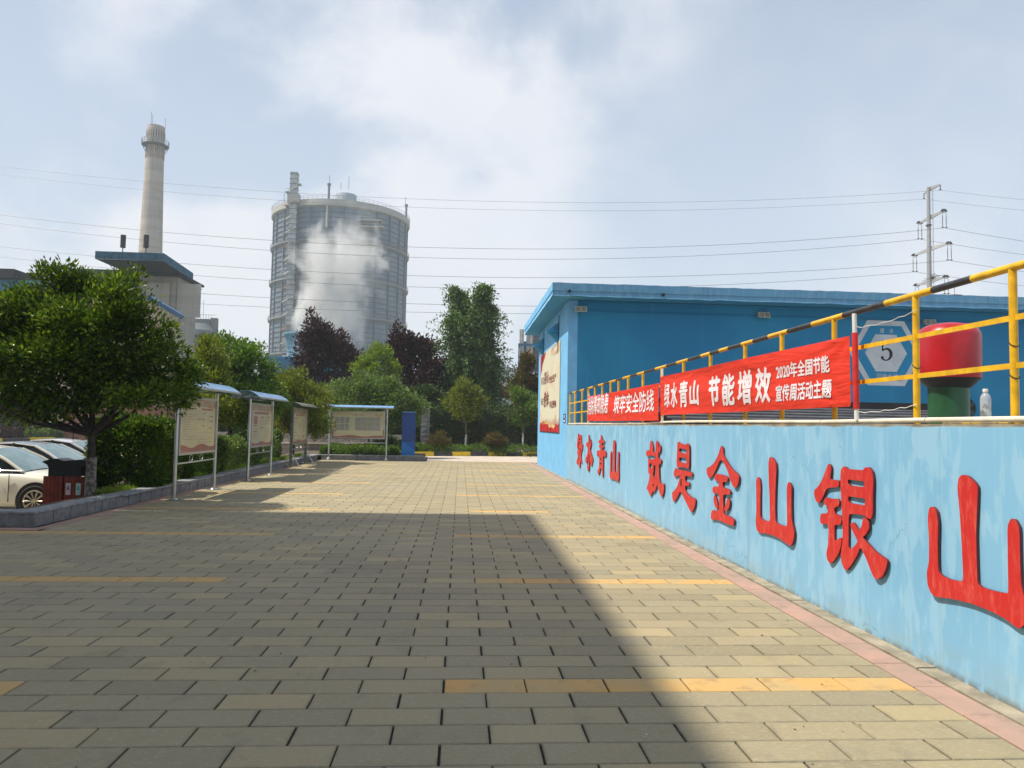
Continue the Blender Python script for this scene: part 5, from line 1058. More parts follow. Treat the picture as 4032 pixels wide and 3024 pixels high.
v, f = leaves(np.stack([gx, gy, np.full(2600, .19)], 1), 9, .055, .10, MB2, up=.9, long=3); quads_mesh(v, f, 'grass', M['leaf_lime'], None, label='bright green weeds and grass growing along the planting bed', cat='grass', kind='stuff')
for i, (u, v_, Yd, ru, m_) in enumerate(((40, 1640, 78, 90, 'leaf_dark'), (170, 1620, 80, 80, 'leaf_mid'), (245, 1560, 84, 70, 'leaf_dark'))):
    tree(('dark tree far behind the car park at the left edge', 'green tree far behind the car park hedge', 'dark tree beside the brown wall far behind the cars')[i], Yd, [(u, v_, ru, 60), (u+40, v_+30, ru*.7, 50), (u-50, v_+30, ru*.7, 50)], M[m_], 420, 10, .45, .8, trunk=(PY(u, 1700, Yd).x, Yd, -.45), seed=60+i, tr=.2)
bwx = PY(252, 1700, 73).x
bw = thing('brown_wall', 'long reddish brown panelled wall beyond the parked cars', 'wall', (-30, 71.5, -.45))
for i in range(7): MB().box(bwx+2.1*i, 73, -.45, bwx+2.1*(i+1)-.03, 73.4, 2.9).build('panel', mat('brown_panel', (.21, .075, .05), .6, var=.12, scale=.5), bw)
MB().box(bwx-.62, 72.7, -.45, bwx-.05, 73.4, .8).build('end_post', M['white'], bw); MB().box(bwx-.63, 72.69, .35, bwx-.04, 73.41, .55).build('red_band', mat('flag_red', (.6, .03, .04), .5), bw)
# ------------------------------------------------------------------ far industry
hl = MB(); rng = np.random.default_rng(3)
for (x0, x1, y, hmax, sd) in ((-420, 500, 800, 62, 1), (-700, 100, 870, 85, 2)):
    n = 60; P = [[(x0+(x1-x0)*i/n, y-60*j, (hmax*(.55+.25*sin(i*.21+sd)+.2*sin(i*.47+2*sd)))*(1, .55, 0)[j]-1) for j in range(3)] for i in range(n+1)]; hl.grid(P)
struct('hills', hl, mat('hill_green', (.05, .09, .05), .95, var=.3, scale=.05), smooth=True)
# chimney
ch = thing('chimney', 'tall pale concrete chimney with a railed gallery near its top', 'chimney', (-94.2, 230, -1))
def mk_conc(nm, a, b, st):
    m = NM(nm); p = m.pos(); band = m.noise(m.pos((.02, .02, .35)), 2, 3, .6); sk_ = m.noise(m.pos((1.2, 1.2, .05)), 1.2, 6, .65); col = m.mix(m.ramp(band, .35, .65), a, b)
    col = m.mix(m.ramp(sk_, .5, .72, 0, .6), col, st); return m.fin(col, .9)
mch = mk_conc('chimney_concrete', (.36, .31, .265), (.45, .40, .35), (.23, .19, .165)); X_, Y_ = -94.25, 230; zt_ = 90.3
prof = [(4.2, 0), (3.27, 52), (2.95, 64), (2.62, 78), (2.48, 84), (2.48, 85.2), (2.54, 85.4), (2.58, 89.2), (2.40, 90.3), (2.1, 90.3), (2.1, 88)]
MB().lathe(prof, (X_, Y_, 0), 40).build('shaft', mch, ch, smooth=True)
for k in range(22): a = 2*pi*k/22; MB().box(-.16, 0, 0, .16, .06, 2.4).v; c_ = (X_+2.52*cos(a), Y_+2.52*sin(a)); MB().cyl((c_[0], c_[1], 86.6), (c_[0], c_[1], 88.6), .13, 4).build('slot', M['dark'], ch)
rb = mat('rust_stain', (.30, .20, .15), .9)
for k in range(26): a = 2*pi*k/26+.05; MB().cyl((X_+2.58*cos(a), Y_+2.58*sin(a), 80.2), (X_+2.50*cos(a), Y_+2.50*sin(a), 84.4), .12, 4).build('rib', rb, ch)
gal = MB(); st_ = mat('grey_steelwork', (.14, .16, .17), .6, .3)
MB().lathe([(2.7, 84.0), (3.8, 84.35), (3.8, 84.5), (2.7, 84.5)], (X_, Y_, 0), 30).build('gallery', st_, ch)
rl = MB()
for z in (85.0, 85.5, 86.0): rl.tube([(X_+3.8*cos(2*pi*k/30), Y_+3.8*sin(2*pi*k/30), z) for k in range(31)], .05, 4)
for k in range(18): a = 2*pi*k/18; rl.cyl((X_+3.8*cos(a), Y_+3.8*sin(a), 84.4), (X_+3.8*cos(a), Y_+3.8*sin(a), 86.0), .05, 4); 
for k in range(12): a = 2*pi*k/12; rl.cyl((X_+3.75*cos(a), Y_+3.75*sin(a), 84.4), (X_+2.6*cos(a), Y_+2.6*sin(a), 82.2), .08, 4)
rl.build('gallery_railing', st_, ch)
for k in (0, 1, 2): a = 2.4+k*2.1; MB().cyl((X_+2.5*cos(a), Y_+2.5*sin(a), 90), (X_+2.5*cos(a), Y_+2.5*sin(a), 94.6-k*.6), .06, 4).build('lightning_rod', st_, ch)
# concrete tower with blue canopy
tw = thing('concrete_tower', 'grey concrete tower under a wide dark canopy with a blue corrugated edge', 'building', (-44, 100, -1))
mcon = mk_conc('tower_concrete', (.30, .285, .25), (.38, .36, .33), (.20, .19, .175)); 
MB().box(-50, 100, -1, -37.3, 107, 20.3).build('body', mcon, tw)
for i, x in enumerate((-50, -46.0, -42.0, -38.0)):
    MB().box(x-.0, 99.82, -1, x+.55, 99.995, 20.3).build('column', mcon, tw)
for z in (19.6, 14.2): MB().box(-49.4, 99.85, z, -37.3, 99.99, z+.5).build('beam', mcon, tw)
for i in range(3): MB().box(-45.3+4*i, 99.90, 15.0, -42.3+4*i, 99.992, 19.4).build('infill_panel', mk_conc('infill_%d' % i, (.40, .38, .34), (.47, .45, .41), (.3, .29, .26)), tw)
blk = mat('canopy_underside', (.015, .028, .04), .8); cbm = mat('blue_corrugated', (.025, .115, .19), .5, .2, var=.3, scale=1.5)
MB().box(-44.8, 88.0, 21.15, -34.6, 101.0, 21.35).v
def corr(p0, p1, z0, z1, n, m, par, nm):
    p0, p1 = Vector(p0), Vector(p1); d = p1-p0; nn = Vector((d.y, -d.x)).normalized(); P = []
    for i in range(2*n+1): q = p0+d*i/(2*n)+nn*(.09 if i % 2 else 0); P.append([(q.x, q.y, z0), (q.x, q.y, z1)])
    return MB().grid(P).build(nm, m, par)
q0, q1, q2 = PY(375, 987, 91.5), PY(645, 998, 91.5), PY(733, 1066, 101); zc_ = q1.z
corr((q0.x, 91.5), (q1.x, 91.5), zc_-.92, zc_+.02, 44, cbm, tw, 'canopy_front'); corr((q1.x, 91.5), (q2.x, 103.5), zc_-.92, zc_+.02, 40, cbm, tw, 'canopy_side')
MB().add([(q0.x, 91.6, zc_-.90), (q1.x, 91.6, zc_-.90), (q2.x, 103.5, zc_-.90), (q0.x+.3, 103.5, zc_-.90)], [(0, 1, 2, 3)]).build('canopy_soffit', blk, tw)
MB().add([(-50.5, 99.0, 20.32), (-36.8, 99.0, 20.32), (-36.5, 107.6, 20.32), (-50.5, 107.6, 20.32), (-50.5, 99.0, 20.8), (-36.8, 99.0, 20.8), (-36.5, 107.6, 20.6), (-50.5, 107.6, 20.8)], [(0,3,2,1),(4,5,6,7),(0,1,5,4),(1,2,6,5),(2,3,7,6),(3,0,4,7)]).build('top_slab', blk, tw)
for i in range(6):
    x = -45.2+1.6*i; MB().cyl((x, 99.4, 20.8), (x, 99.4, 21.8), .08, 5).build('canopy_prop', st_, tw); MB().cyl((x, 99.4, 20.85), (x+1.0, 93.5, 21.6), .06, 4).build('canopy_brace', st_, tw)
MB().tube([(-36.4, 105, 20.2), (-36.0, 105, 19.6), (-36.4, 105, 19.2)], .07, 5).build('corner_bracket', st_, tw)
for (u, nm, lb_) in ((486, 'roof_cylinder', 'left black cylinder on a thin stalk above the blue canopy'), (577, 'roof_cylinder', 'right black cylinder on a thin stalk above the blue canopy, in front of the chimney')):
    a, b, c_ = PY(u, 926, 94), PY(u, 975, 94), PY(u, 995, 94); o = thing(nm, lb_, 'cylinder', (a.x, 94, zc_), 'two black cylinders above the canopy')
    MB().cyl((a.x, 94, b.z), (a.x, 94, a.z), .31, 14).build('drum', M['dark'], o); MB().cyl((a.x, 94, zc_-.9), (a.x, 94, b.z), .06, 6).build('stalk', M['dark'], o)
# rusty corrugated parapet with a blue rim
cs_ = thing('corrugated_shed', 'rust streaked cream corrugated shed wall with a blue rim in front of the tower', 'shed', (-30, 72, -1))
m = NM('rusty_cream_sheet'); rs_ = m.noise(m.pos((3, 3, .25)), 1.6, 6, .7); MATS[('rcs',)] = m.fin(m.mix(m.ramp(rs_, .45, .62), (.52, .45, .33), (.24, .12, .06)), .7)
a, b = PY(590, 1160, 76), PY(712, 1236, 89); corr((a.x, 76), (b.x, 89), -1, a.z-.5, 46, MATS[('rcs',)], cs_, 'sheet_wall'); 
MB().tube([(a.x, 75.9, a.z-.35), (b.x+.1, 89, a.z-.35)], .35, 4).build('blue_rim', mat('rim_blue', (.03, .15, .38), .5), cs_); MB().box(a.x-9, 76.05, -1, a.x-.01, 76.2, a.z-.5).build('front_wall', MATS[('rcs',)], cs_)
# blue and white works building at the left edge
wb = thing('works_building', 'long blue topped works building with white windows behind the big tree', 'building', (-58, 92, -1))
MB().box(-80, 92, -1, -46.5, 110, 14.9).build('wall', mat('pale_works_wall', (.50, .54, .55), .8, var=.08), wb); MB().box(-80.2, 91.7, 14.92, -46.3, 110, 17.8).build('blue_cladding', mat('works_blue', (.045, .19, .33), .6, var=.15), wb); MB().box(-81, 90.6, 17.82, -52.5, 111, 18.9).build('roof_edge', M['dark'], wb)
for i in range(15):
    for z in (9.8, 5.4): 
        o = MB().box(-79+2.15*i, 91.88, z, -77.3+2.15*i, 91.98, z+2.2).build('window', M['white'], wb); MB().box(-78.9+2.15*i, 91.85, z+.12, -78.25+2.15*i, 91.875, z+2.08).build('pane', M['carglass'], o); MB().box(-78.1+2.15*i, 91.85, z+.12, -77.4+2.15*i, 91.875, z+2.08).build('pane', M['carglass'], o)
# gasholder
D_, XC = 290.0, PY(1348, 830, 290).x; R_ = 24.9; gt = thing('gasholder', 'huge grey ribbed gas storage tank with ring galleries, partly hidden by steam', 'tank', (XC, D_+0, -1))
def mk_tank():
    m = NM('tank_plate'); p = m.pos(); a = m.noise(m.pos((.15, .15, .04)), 2.2, 6, .65); b = m.noise(m.pos((.5, .5, .5)), 3, 4, .6); z = m.n('ShaderNodeSeparateXYZ'); m.l(p, z.inputs[0])
    col = m.mix(m.ramp(a, .35, .68), (.16, .21, .265), (.105, .15, .20)); col = m.mix(m.ramp(b, .6, .75, 0, .3), col, (.24, .22, .20)); return m.fin(col, .6)
mt = mk_tank(); ms_ = mat('tank_steelwork', (.12, .145, .175), .6, .2); mgal = mat('gallery_cream', (.40, .39, .36), .7)
ZTK = 79.5; mg2 = mat('gallery_grey', (.22, .24, .26), .6)
MB().lathe([(R_, -1), (R_, ZTK), (R_*.7, ZTK+1.6), (R_*.3, ZTK+2.6), (.01, ZTK+2.9)], (XC, D_, 0), 112).build('shell', mt, gt, smooth=True)
rib = MB().box(-.22, -.5, -1, .22, .06, ZTK); rme = bpy.data.meshes.new('rib'); rme.from_pydata(rib.v, [], rib.f); rme.materials.append(ms_)
for k in range(26): a = 2*pi*(k+.3)/26; inst(rme, 'rib', gt, (XC+R_*cos(a), D_+R_*sin(a), 0), (0, 0, a+pi/2))
for z, w_, h_ in ((ZTK-.2, 1.1, 2.2), (66.0, 1.1, .5), (52.6, 1.1, .5), (39.0, 1.1, .5), (26.0, 1.1, .5)):
    MB().lathe([(R_+.05, z-h_/2-.5), (R_+w_, z-h_/2), (R_+w_, z+h_/2), (R_+.05, z+h_/2)], (XC, D_, 0), 90).build('ring_gallery', mgal if z > 70 else mg2, gt)
    g_ = MB(); Rg = R_+w_
    for k in range(90): a = 2*pi*k/90; g_.cyl((XC+Rg*cos(a), D_+Rg*sin(a), z+h_/2), (XC+Rg*cos(a), D_+Rg*sin(a), z+h_/2+1.2), .05, 3, caps=False)
    for dz in (.6, 1.2): g_.tube([(XC+Rg*cos(2*pi*k/72), D_+Rg*sin(2*pi*k/72), z+h_/2+dz) for k in range(73)], .05, 3)
    g_.build('gallery_railing', mg2, gt)
for i in range(44):
    z = 1.0+1.83*i
    if z > ZTK-1.5: break
    MB().lathe([(R_+.0, z-.14), (R_+.28, z-.07), (R_+.28, z+.07), (R_+.0, z+.14)], (XC, D_, 0), 80).build('stringer_ring', ms_, gt)
def at_tank(u, v, d): q = PY(u, v, d); return q
q = at_tank(1362, 790, D_-8); MB().lathe([(4.0, -6), (4.0, 4.4), (3.9, 4.7), (.01, 5.1)], (q.x, D_-8, ZTK+3.0), 30).build('roof_tank', mat('roof_tank_blue', (.30, .36, .40), .6), gt, smooth=True)
for (u, v0, v1, d, rr_) in ((1294, 730, 790, D_-18, .42), (1599, 812, 852, D_-1, .4), (1146, 742, 800, D_-14, .4)):
    a, b = PY(u, v1, d), PY(u, v0, d); MB().cyl((a.x, d, a.z-3), (a.x, d, b.z), rr_, 8).build('vent_pipe', ms_, gt); MB().cyl((a.x, d, b.z), (a.x, d, b.z+.7), rr_*1.6, 8).build('vent_cap', ms_, gt)
for (u, v0, v1, d) in ((1297, 690, 730, D_-18), (1373, 695, 745, D_-8), (1596, 775, 812, D_-1), (1342, 720, 745, D_-8), (1118, 760, 800, D_-10)):
    a, b = PY(u, v1, d), PY(u, v0, d); MB().cyl((a.x, d, a.z), (a.x, d, b.z), .09, 4).build('lightning_rod', ms_, gt)
# outside drain pipe and inspection platforms
a = PY(1290, 790, D_-R_-.4); b = PY(1286, 895, D_-R_-.4); MB().cyl((a.x, D_-R_-.5, a.z), (a.x, D_-R_-.5, b.z), .45, 8).build('outside_pipe', mgal, gt)
for (u, v) in ((1460, 872), (1468, 898)): q = PY(u, v, D_-R_+1.5); MB().box(q.x-4, D_-R_-1.2, q.z-.3, q.x+4, D_-R_+2.5, q.z+.1).box(q.x-4, D_-R_-1.2, q.z+.9, q.x+4, D_-R_-1.1, q.z+1.0).build('inspection_platform', mgal, gt)
# stair tower on the tank's front left
sx = PY(1160, 1000, D_-19).x; sy = D_-19-6; stt = thing('stair_tower', 'zigzag lattice stair tower climbing the left front of the gas tank', 'stair tower', (sx, sy, -1)); rng_ = random.Random(6)
MB().box(sx-1.2, sy+.4, -1, sx+1.3, sy+2.8, 90.0).build('shaft', mat('stair_cladding', (.40, .42, .43), .7, var=.2, scale=.3), stt)
for i in range(50): z = 1+1.8*i; MB().box(sx-1.35, sy+.25, z, sx+1.45, sy+2.95, z+.22).build('floor_band', ms_, stt) if z < 90 else None
for i in range(17): z = 4+4.9*i; o_ = MB().box(sx-2.6, sy-.6, z, sx-1.2, sy+2.4, z+.2).box(sx-2.6, sy-.6, z+1.1, sx-1.2, sy-.5, z+1.2); o_.cyl((sx-2.5, sy, z+.1), (sx+1.6, sy, z+2.4), .16, 4); o_.build('stair_flight', mgal if i % 3 else rb, stt)
MB().box(sx-1.9, sy, 79, sx+2.2, sy+2.6, 82).box(sx+1.3, sy, 85.5, sx+2.6, sy+2.4, 85.8).build('top_landing', mgal, stt)
# cooling tower fan stack, shed roof, lamp
fs = thing('cooling_stack', 'blue ribbed fan stack with steam rising from it', 'cooling tower', (PY(1156, 1380, 180).x, 180, 10)); fx = PY(1180, 1380, 180).x; bl = mat('stack_blue', (.07, .27, .42), .5, var=.15, scale=.6)
fz = PY(1156, 1320, 180).z; MB().lathe([(3.0, fz-6), (2.7, fz-3.4), (3.0, fz-1.2), (3.6, fz), (3.4, fz)], (fx, 180, 0), 40).build('shell', bl, fs, smooth=True)
for k in range(32): a = 2*pi*k/32; MB().tube([(fx+r_*cos(a), 180+r_*sin(a), z_) for r_, z_ in ((2.78, fz-3.4), (3.08, fz-1.2), (3.7, fz))], .10, 4).build('rib', mat('stack_rib', (.12, .33, .47), .5), fs)
MB().lathe([(3.6, 0), (3.78, .05), (3.78, .35), (3.6, .4)], (fx, 180, fz), 40).build('rim', mat('stack_rib', (.12, .33, .47), .5), fs); MB().box(fx-6, 176, -1, fx+14, 190, fz-6).build('base', bl, fs)
bsx = PY(1010, 1400, 92).x; bs_ = thing('blue_shed', 'low blue corrugated shed with a roof railing in front of the tank', 'shed', (bsx, 92, -1))
q = PY(1030, 1402, 92); corr((q.x, 92), (q.x+9, 92), -1, q.z, 60, mat('shed_blue', (.05, .24, .42), .5, var=.15), bs_, 'front_wall'); MB().box(q.x, 92.1, -1, q.x+9, 98, q.z-.02).build('body', cbm, bs_)
g_ = MB(); 
for z in (q.z+.6, q.z+1.15): g_.tube([(q.x, 92, z), (q.x+9, 92, z)], .03, 4)
for i in range(12): g_.cyl((q.x+.8*i, 92, q.z), (q.x+.8*i, 92, q.z+1.15), .03, 4)
g_.build('roof_railing', st_, bs_)
q = PY(1028, 1400, 90); lp = thing('street_lamp', 'thin curved dark lamp above the blue shed', 'lamp', (q.x, 90, -1)); MB().tube([(q.x, 90, 0), (q.x, 90, q.z+1.1), (q.x+.15, 90, q.z+1.45), (q.x+.45, 90, q.z+1.5), (q.x+.65, 90, q.z+1.25)], .035, 5).build('pole', st_, lp); MB().lathe([(.02, .12), (.16, -.12)], (q.x+.66, 90, q.z+1.15), 8).build('lamp_head', st_, lp)
# distant steelworks behind the tower
q = PY(800, 1300, 220); fu = thing('distant_furnace', 'hazy round steel furnace building with platforms right of the concrete tower', 'industrial building', (q.x, 220, -1)); gx_ = mat('hazy_steel', (.13, .15, .17), .8, var=.2, scale=.2); qx = PY(790, 1300, 220).x
MB().lathe([(4.2, -1), (4.2, 27.2), (2.6, 29.2), (.5, 29.4)], (qx, 220, 0), 24).build('body', gx_, fu)
for z in (25.6, 22.4, 19.0): MB().lathe([(4.25, z), (5.2, z), (5.2, z+.25), (4.25, z+.25)], (qx, 220, 0), 24).build('platform', gx_, fu)
MB().box(qx-1.2, 219, 29, qx+2.6, 221, 30.6).box(qx+2.8, 219.4, 14, qx+4.6, 221, 31.0).build('top_house', gx_, fu); g_ = MB()
for i in range(7): g_.cyl((qx-1.5+.8*i, 219, 30.6), (qx-1.5+.8*i, 219, 31.8), .05, 4)
g_.tube([(qx-1.5, 219, 31.8), (qx+4.6, 219, 31.8)], .05, 4); g_.cyl((qx+5.1, 219, 16), (qx+5.1, 219, 30.4), .12, 4); g_.cyl((qx+.9, 219, 30), (qx+.9, 219, 36), .05, 4); g_.build('steelwork', mat('rust_red_steel', (.20, .08, .05), .8), fu)
# pipe rack tower left of the pump house
pr_ = thing('pipe_tower', 'grey and blue process tower with vertical pipes seen left of the blue house', 'industrial building', (8.2, 90, -1)); gz = mat('pipe_grey', (.38, .38, .37), .6, var=.12); gb = mat('rack_blue', (.055, .14, .26), .6)
MB().box(8.6, 90.6, -1, 12.5, 96, 13.8).build('block', mat('grey_block', (.13, .14, .16), .8, var=.25, scale=.8), pr_); MB().box(7.55, 91.0, -1, 8.6, 95, 12.0).build('blue_block', gb, pr_)
for u in (2048, 2055, 2076, 2082, 2092): x = PY(u, 1400, 89.8).x; r_ = .14 if u != 2055 and u != 2092 else .2; MB().cyl((x, 89.8, -1), (x, 89.8, 13.3 if u < 2060 else 12.9), r_, 10).build('pipe', gz, pr_, smooth=True)
for z in (11.3, 9.2, 6.9, 4.5): MB().box(6.75, 89.6, z, 12.4, 90.0, z+.28 if z > 11 else z+.12).build('beam', gb, pr_)
for x in (6.8, 8.9): MB().box(x-.05, 89.55, -1, x+.07, 89.65, 11.5).build('column', gb, pr_)
lad = MB()
for i in range(28): lad.box(6.82, 89.5, 1+.36*i, 7.2, 89.54, 1.05+.36*i)
lad.build('ladder', gz, pr_)
for i in range(5): MB().box(9.3, 90.5, 3+1.7*i, 12, 90.59, 4.3+1.7*i).build('wall_panel', mat('louvre_grey', (.16, .17, .19), .7), pr_)
op = thing('overhead_pipe', 'pale grey horizontal pipe on red supports behind the hedge near the blue house', 'pipe', (4, 70, 5.5)); a = PY(1955, 1495, 70); b = PY(2125, 1499, 70)
MB().tube([(a.x-2, 70, a.z), (b.x+6, 70, b.z)], .17, 10).build('pipe', gz, op, smooth=True); a = PY(1965, 1524, 70)
MB().box(a.x, 70.3, a.z-.12, a.x+6, 70.5, a.z+.12).build('red_beam', mat('red_steel', (.34, .04, .04), .6), op)
for x in (a.x+.1, a.x+3.3): MB().box(x, 70.2, -1, x+.12, 70.4, a.z+1).build('red_support', mat('red_steel', (.34, .04, .04), .6), op)
so = thing('site_office', 'small pale roofed site building with orange and yellow patches behind the hedge', 'building', (4.5, 75, -1)); MB().box(3.0, 75, -1, 9, 80, 4.3).build('wall', mat('pale_blue_office', (.36, .44, .50), .7), so); MB().box(5.2, 74.9, 3.2, 7.4, 74.98, 4.2).build('orange_panel', mat('orange_panel', (.55, .20, .06), .6), so)
MB().prism([(2.4, 76, 6.4), (9, 76, 6.4), (9, 76, 6.9), (4.2, 76, 7.7)], (0, 4, 0)).build('roof', mat('white_roof', (.5, .55, .58), .6), so)

# ------------------------------------------------------------------ pylon and power lines
gm = mat('galvanised_steel', (.34, .34, .34), .5, .35, var=.1); ins = mat('brown_insulator', (.05, .045, .045), .4)
Yp = 110.0; bx0 = PY(3660, 1160, Yp).x; pyx = bx0; ptop = PY(3667, 738, Yp).z
py_ = thing('power_pylon', 'slim grey tubular pylon with slanting cross arms rising behind the pump house', 'pylon', (pyx, Yp, -1))
MB().tube([(pyx, Yp, -1), (pyx, Yp, 24), (pyx+.02, Yp, 32), (pyx+.03, Yp, ptop)], .4, 16, rs=[.62, .36, .30, .24]).build('mast', gm, py_, smooth=True)
MB().lathe([(.36, -.1), (.42, -.1), (.42, .1), (.36, .1)], (pyx, Yp, PY(3666, 888, Yp).z), 14).build('flange', ins, py_)
lad = MB(); 
for i in range(60): lad.box(pyx+.36, Yp-.3, 20+.33*i, pyx+.55, Yp-.27, 20.04+.33*i)
lad.box(pyx+.53, Yp-.31, 20, pyx+.56, Yp-.27, 39.3); lad.build('climbing_ladder', ins, py_)
att = []
ARM = [((3638, 762), (3702, 726), (3664, 742), 0), ((3622, 876), (3718, 828), (3664, 855), 1), ((3602, 1004), (3738, 956), (3663, 980), 1), ((3610, 1122), (3726, 1088), (3663, 1108), 1)]
for (l, r_, c, strings) in ARM:
    c3_ = PY(c[0], c[1], Yp)
    for (e, dy) in ((l, 3.0), (r_, -3.0)):
        p = PY(e[0], e[1], Yp+dy); arm = MB(); d = (p-c3_)
        w0_, w1_ = .32, .12; V = []
        for (pt_, w_) in ((c3_, w0_), (p, w1_)): V += [tuple(pt_+Vector((0, 0, w_))), tuple(pt_+Vector((.12, .12, -w_))), tuple(pt_+Vector((-.12, -.12, -w_)))]
        arm.add(V, [(0, 1, 4, 3), (1, 2, 5, 4), (2, 0, 3, 5), (0, 2, 1), (3, 4, 5)]); arm.build('cross_arm', gm, py_)
        if strings:
            b = p+Vector((0, 0, -.30)); MB().prism([(p.x-.55, p.y, p.z-.16), (p.x+.55, p.y, p.z-.16), (p.x+.28, p.y, p.z+.22), (p.x-.28, p.y, p.z+.22)], (0, .2, 0)).build('arm_end', ins, py_)
            MB().tube([b+Vector((-.29, 0, -.2)), b+Vector((-.2, 0, 0)), b+Vector((.2, 0, 0)), b+Vector((.29, 0, -.2))], .04, 5).build('yoke', ins, py_)
            for s in (-.29, .29):
                q = b+Vector((s, 0, -.2)); im = MB().cyl(q, q+Vector((0, 0, -2.05)), .03, 5)
                for k in range(13): im.cyl(q+Vector((0, 0, -.45-.105*k)), q+Vector((0, 0, -.48-.105*k)), .075, 6)
                im.cyl(q+Vector((0, 0, -2.05)), q+Vector((0, 0, -2.15)), .17, 6); im.build('insulator_string', ins, py_)
            att.append(b+Vector((0, 0, -2.4)))
        else: q = p; MB().cyl(p, p+Vector((0, 0, -.85)), .07, 5).cyl(p+Vector((0, 0, -.8)), p+Vector((0, 0, -.9)), .16, 6).build('earth_wire_clamp', ins, py_); att.append(p+Vector((0, 0, -.9)))
nst = MB(); rn = random.Random(3)
nc = PY(3672, 1095, Yp)
for i in range(150): a = Vector((rn.gauss(0, .42), rn.gauss(0, .4), rn.gauss(0, .2))); b = a+Vector((rn.gauss(0, .4), rn.gauss(0, .4), rn.gauss(0, .12))); nst.cyl(nc+a, nc+b, .02, 3, caps=False)
o = nst.build('bird_nest', mat('nest_twigs', (.10, .07, .05), .95)); tag(o, 'bird nest of twigs in the crook of a lower pylon arm', 'nest')
WIRES = [((0, 688), (900, 773), (1900, 826), 0, (4032, 835)), ((0, 656), (900, 740), (1900, 793.5), 1, (4032, 791)), ((0, 881), (900, 972), (1900, 1021), 2, (4032, 1010)), ((0, 847), (900, 932), (1900, 981), 3, (4032, 954)),
         ((0, 1012), (900, 1092), (1900, 1137), 4, (4032, 1134)), ((0, 972), (900, 1048.5), (1900, 1093), 5, (4032, 1073)), ((0, 1140), (900, 1203), (1900, 1233), 6, (4032, 1235)), ((0, 1092), (900, 1163), (1900, 1203), 7, (4032, 1195))]
nmz = ['upper earth wire, far side', 'upper earth wire, near side', 'far conductor of the top cross arm', 'near conductor of the top cross arm', 'far conductor of the middle cross arm', 'near conductor of the middle cross arm', 'far conductor of the lowest cross arm', 'near conductor of the lowest cross arm']
mw_ = mat('aluminium_cable', (.13, .14, .15), .5, .3)
for (a, b, c, i, e) in WIRES:
    A_ = att[i]; pts = [PY(*q, A_.y) for q in (a, b, c)]+[A_]; X = np.array([p.x for p in pts]); Z = np.array([p.z for p in pts]); co_ = np.polyfit(X-A_.x, Z-A_.z, 2, w=[1, 1, 1, 1]); 
    M_ = np.stack([(X[:3]-A_.x)**2, X[:3]-A_.x], 1); co_ = np.linalg.lstsq(M_, Z[:3]-A_.z, rcond=None)[0]
    P = [(A_.x+s, A_.y, A_.z+co_[0]*s*s+co_[1]*s) for s in np.linspace(-190, 0, 60)]
    E2 = PY(e[0], e[1], A_.y); sl_ = (E2.z-A_.z)/(E2.x-A_.x); P += [(A_.x+s, A_.y, A_.z+sl_*s+.0009*s*s) for s in (1, 4, 8, 14, 25, 50)]
    o = MB().tube(P, .019 if i < 2 else .029, 5).build('power_line', mw_, None, smooth=True); tag(o, 'thin dark power line, ' + nmz[i], 'cable', 'power lines crossing the sky')
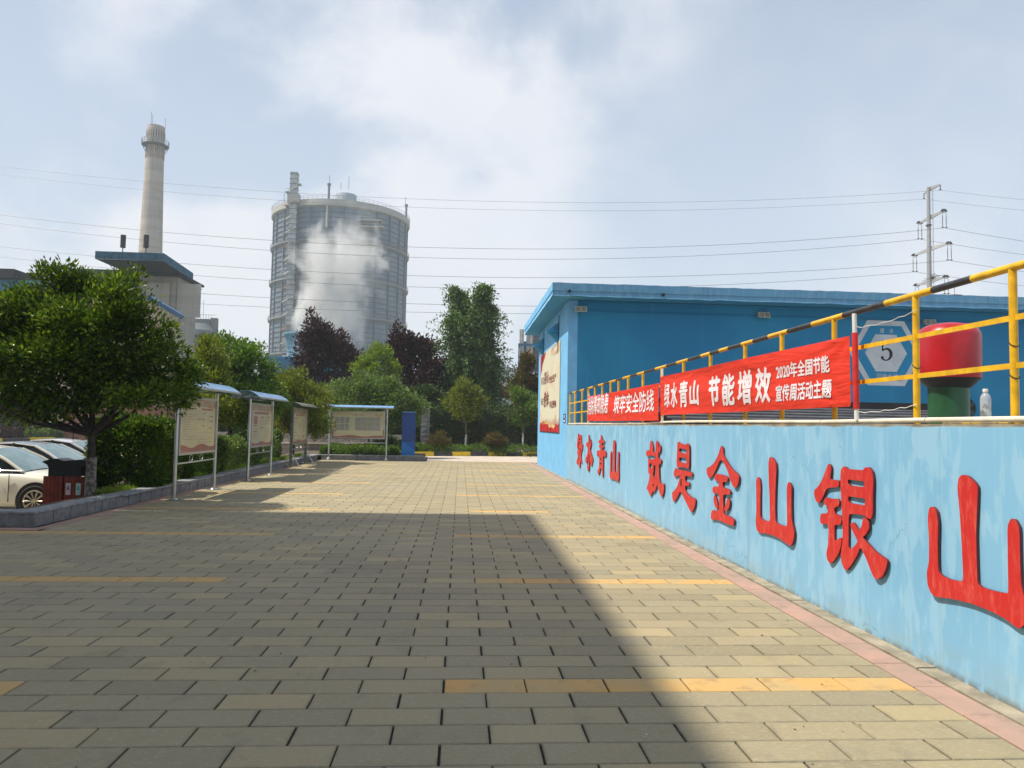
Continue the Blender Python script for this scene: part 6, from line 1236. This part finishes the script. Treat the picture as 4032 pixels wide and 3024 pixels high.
# ------------------------------------------------------------------ steam and haze
def mk_steam(bx0_, bx1_, bz0_, bz1_, yc, yd):
    m = NM('steam'); t = m.t; t.nodes.remove(m.b); g = m.n('ShaderNodeNewGeometry').outputs['Position']; s = m.n('ShaderNodeSeparateXYZ'); m.l(g, s.inputs[0])
    x = m.ramp(s.outputs[0], bx0_, bx1_); m.t.nodes[-1].interpolation_type = 'LINEAR'
    def lin(o, a, b, va=0.0, vb=1.0): r = m.n('ShaderNodeMapRange'); [setattr(r.inputs[i+1], 'default_value', q) for i, q in enumerate((a, b, va, vb))]; m.l(o, r.inputs[0]); return r.outputs[0]
    X = lin(s.outputs[0], bx0_, bx1_); Z = lin(s.outputs[2], bz0_, bz1_); Yv = lin(s.outputs[1], yc-yd, yc+yd, -1, 1)
    n1_ = m.noise(m.pos((.10, .10, .075)), 1.0, 7, .62, .8); n2_ = m.noise(m.pos((.3, .3, .2)), 1.0, 5, .6, .3)
    cxl = lin(Z, 0, .6, .40, .58); half = lin(Z, 0, .6, .30, .46); half = m.mul(half, lin(Z, .62, 1.0, 1.0, .62))
    d = m.mul(m.mul(X, cxl, 'SUBTRACT'), half, 'DIVIDE'); d2 = m.mul(d, d); y2 = m.mul(Yv, Yv); rr_ = m.mul(m.mul(d2, y2, 'ADD'), 1.0)
    env = m.mul(1.0, rr_, 'SUBTRACT'); env = m.mul(env, lin(Z, .62, 1.0, 0, .75), 'SUBTRACT')
    f = m.mul(env, m.mul(m.mul(n1_, .5, 'SUBTRACT'), lin(Z, 0, .6, 2.0, 5.0)), 'ADD'); f = m.mul(f, m.mul(m.mul(n2_, .5, 'SUBTRACT'), 2.6), 'ADD')
    f = m.ramp(f, .0, .95); f = m.mul(f, lin(Z, .35, 1.0, 1.0, .22)); dens = m.mul(f, .36)
    pv_ = m.n('ShaderNodeVolumePrincipled'); pv_.inputs['Color'].default_value = (.985, .985, .99, 1); pv_.inputs['Anisotropy'].default_value = .1; m.l(dens, pv_.inputs['Density']); m.l(pv_.outputs[0], m.o.inputs['Volume']); return m.m
sx0, sx1 = PY(1095, 1200, 180).x, PY(1530, 1200, 180).x; sz0, sz1 = PY(1200, 1420, 180).z, PY(1200, 790, 180).z
st_o = MB().box(sx0, 174, sz0, sx1, 186, sz1).build('steam', mk_steam(sx0, sx1, sz0, sz1, 180, 6)); tag(st_o, 'white steam drifting up from the blue fan stack across the tank', 'steam', kind='stuff')
m = NM('haze'); m.t.nodes.remove(m.b); v_ = m.n('ShaderNodeVolumePrincipled'); v_.inputs['Density'].default_value = .0006; v_.inputs['Color'].default_value = (.80, .88, .97, 1); v_.inputs['Anisotropy'].default_value = 0.0; m.l(v_.outputs[0], m.o.inputs['Volume'])
hz_o = MB().box(-950, -150, -2.2, 950, 980, 112).build('haze', m.m); tag(hz_o, 'thin pale summer haze filling the air', 'haze', kind='stuff')
